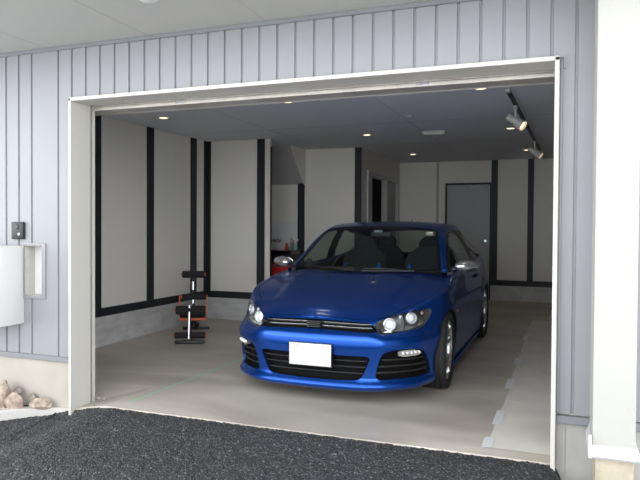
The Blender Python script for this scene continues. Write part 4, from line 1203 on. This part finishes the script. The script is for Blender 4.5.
# side skirts
for s in (1, -1):
    bm = B(); add_box(bm, s*.84 if s > 0 else -.882, .882 if s > 0 else -.84, 1.26, 3.06, .108, .14, bevel=.012); obj('side_skirt', bm, M['paint'], car, 40)
    bm = B(); p = P(s_at_y(1.27), .60); add_box(bm, s*p[0]-.004, s*p[0]+.004, 1.245, 1.30, .59, .61, bevel=.003); obj('side_repeater', bm, M['amber'], car, 40)
# roof antenna
bm = B(); add_tube(bm, [(0, 3.30, 1.345), (0, 3.33, 1.375), (0, 3.42, 1.43)], [.012, .006, .003], 8); obj('roof_antenna', bm, M['car_black'], car, 50)
# --- interior
bm = B()
rows = []
for i in range(17):
    x = -.72+1.44*i/16; h = .90+.035*(math.exp(-((x+.36)/.20)**2))
    rows.append([bm.verts.new(q) for q in ((x, 1.15+.20*(x/.72)**2, .90), (x, 1.55, h+.01), (x, 1.78, h), (x, 1.86, h-.10), (x, 1.80, .60))])
for a, b in zip(rows, rows[1:]):
    for k in range(4): bm.faces.new((a[k], b[k], b[k+1], a[k+1]))
obj('dashboard', bm, M['dash'], car, 60)
bm = B(); add_box(bm, -.80, .80, 1.3, 3.9, .30, .33); add_box(bm, -.82, -.77, 1.5, 3.9, .33, .93); add_box(bm, .77, .82, 1.5, 3.9, .33, .93); add_box(bm, -.76, .76, 3.4, 4.0, .33, .90)
obj('cabin_trim', bm, M['dash'], car)
bm = B(); t = bmesh.new()
n = 36; ringv = [[t.verts.new(((.185+.014*math.cos(b))*math.cos(a), .014*math.sin(b), (.185+.014*math.cos(b))*math.sin(a))) for b in [2*PI*q/8 for q in range(8)]] for a in [2*PI*k/n for k in range(n)]]
for i in range(n):
    for q in range(8): t.faces.new((ringv[i][q], ringv[(i+1) % n][q], ringv[(i+1) % n][(q+1) % 8], ringv[i][(q+1) % 8]))
add_ell(t, (0, 0, 0), .06, .03, .055); add_box(t, -.18, .18, -.008, .008, -.015, .015, bevel=.004); add_box(t, -.012, .012, -.008, .008, -.18, 0, bevel=.004)
merge(bm, t, 0, Matrix.Translation((-.345, 1.95, .895)) @ Matrix.Rotation(math.radians(-22), 4, 'X')); obj('steering_wheel', bm, M['dash'], car, 60)
def seat(x, y, wd=.25, blue=True):
    rot = Matrix.Translation((x, y+.24, .52)) @ Matrix.Rotation(math.radians(-14), 4, 'X')
    bm = B(); add_box(bm, x-wd, x+wd, y-.25, y+.28, .42, .58, bevel=.05, seg=3)
    t = bmesh.new(); rows = []
    for k in range(11):     # shaped backrest: broad bolsters, rounded shoulders
        u = k/10; w_ = wd*(1+.06*math.sin(PI*u))*(1 if u < .7 else math.sqrt(max(1-((u-.7)/.34)**2, .05)))
        rows.append([t.verts.new((w_*math.copysign(abs(math.cos(a))**.7, math.cos(a)), .07*math.sin(a)*(1-.2*u)-.03*abs(math.cos(a))**4, .60*u)) for a in [2*PI*q/20 for q in range(20)]])
    for a, b in zip(rows, rows[1:]):
        for q in range(20): t.faces.new((a[q], a[(q+1) % 20], b[(q+1) % 20], b[q]))
    t.faces.new(rows[-1]); merge(bm, t, 0, rot); s_o = obj('seat', bm, M['seat'], car, 60)
    bm = B(); add_ell(bm, (x, y+.40, 1.135), .125, .055, .10, 20, 12); add_tube(bm, [(x-.05, y+.37, 1.0), (x-.05, y+.395, 1.10)], .007); add_tube(bm, [(x+.05, y+.37, 1.0), (x+.05, y+.395, 1.10)], .007)
    obj('headrest', bm, M['seat'], s_o, 60)
    if blue:
        for e in (-1, 1):
            bm = B(); add_ell(bm, (x+e*wd*.78, y+.25, .84), .035, .045, .09, 14, 10); obj('side_bolster', bm, M['seat_blue'], s_o, 60)
seat(-.37, 2.28); seat(.37, 2.28); seat(-.33, 3.05, .24, False); seat(.33, 3.05, .24, False)
bm = B(); add_box(bm, -.02-.11, -.02+.11, 2.02, 2.045, 1.235, 1.295, bevel=.012); mi_ = obj('rear_view_mirror', bm, M['car_black'], car, 50)
bm = B(); add_tube(bm, [(-.02, 2.03, 1.29), (-.02, 1.95, 1.33)], .01); obj('mirror_mount', bm, M['car_black'], mi_)
bm = B(); add_box(bm, -.06, .03, 1.90, 1.94, 1.285, 1.31, bevel=.008); obj('windscreen_sensor', bm, M['frame_grey'], car, 50)
p = wsp(.86, .90, -.006); bm = B(); add_box(bm, p[0]-.035, p[0]+.035, p[1]-.004, p[1]+.004, p[2]-.025, p[2]+.01); obj('inspection_sticker', bm, mat('sticker', (.75, .60, .58), rough=.5), car)
bm = B(); add_lathe(bm, [(0, -.02), (.033, -.018), (.038, 0), (0, 0)], (-.66, 1.60, .985), 'y', 18); add_tube(bm, [(-.66, 1.61, .90), (-.66, 1.61, .98)], .012); obj('dash_gauge', bm, M['car_black'], car, 50)
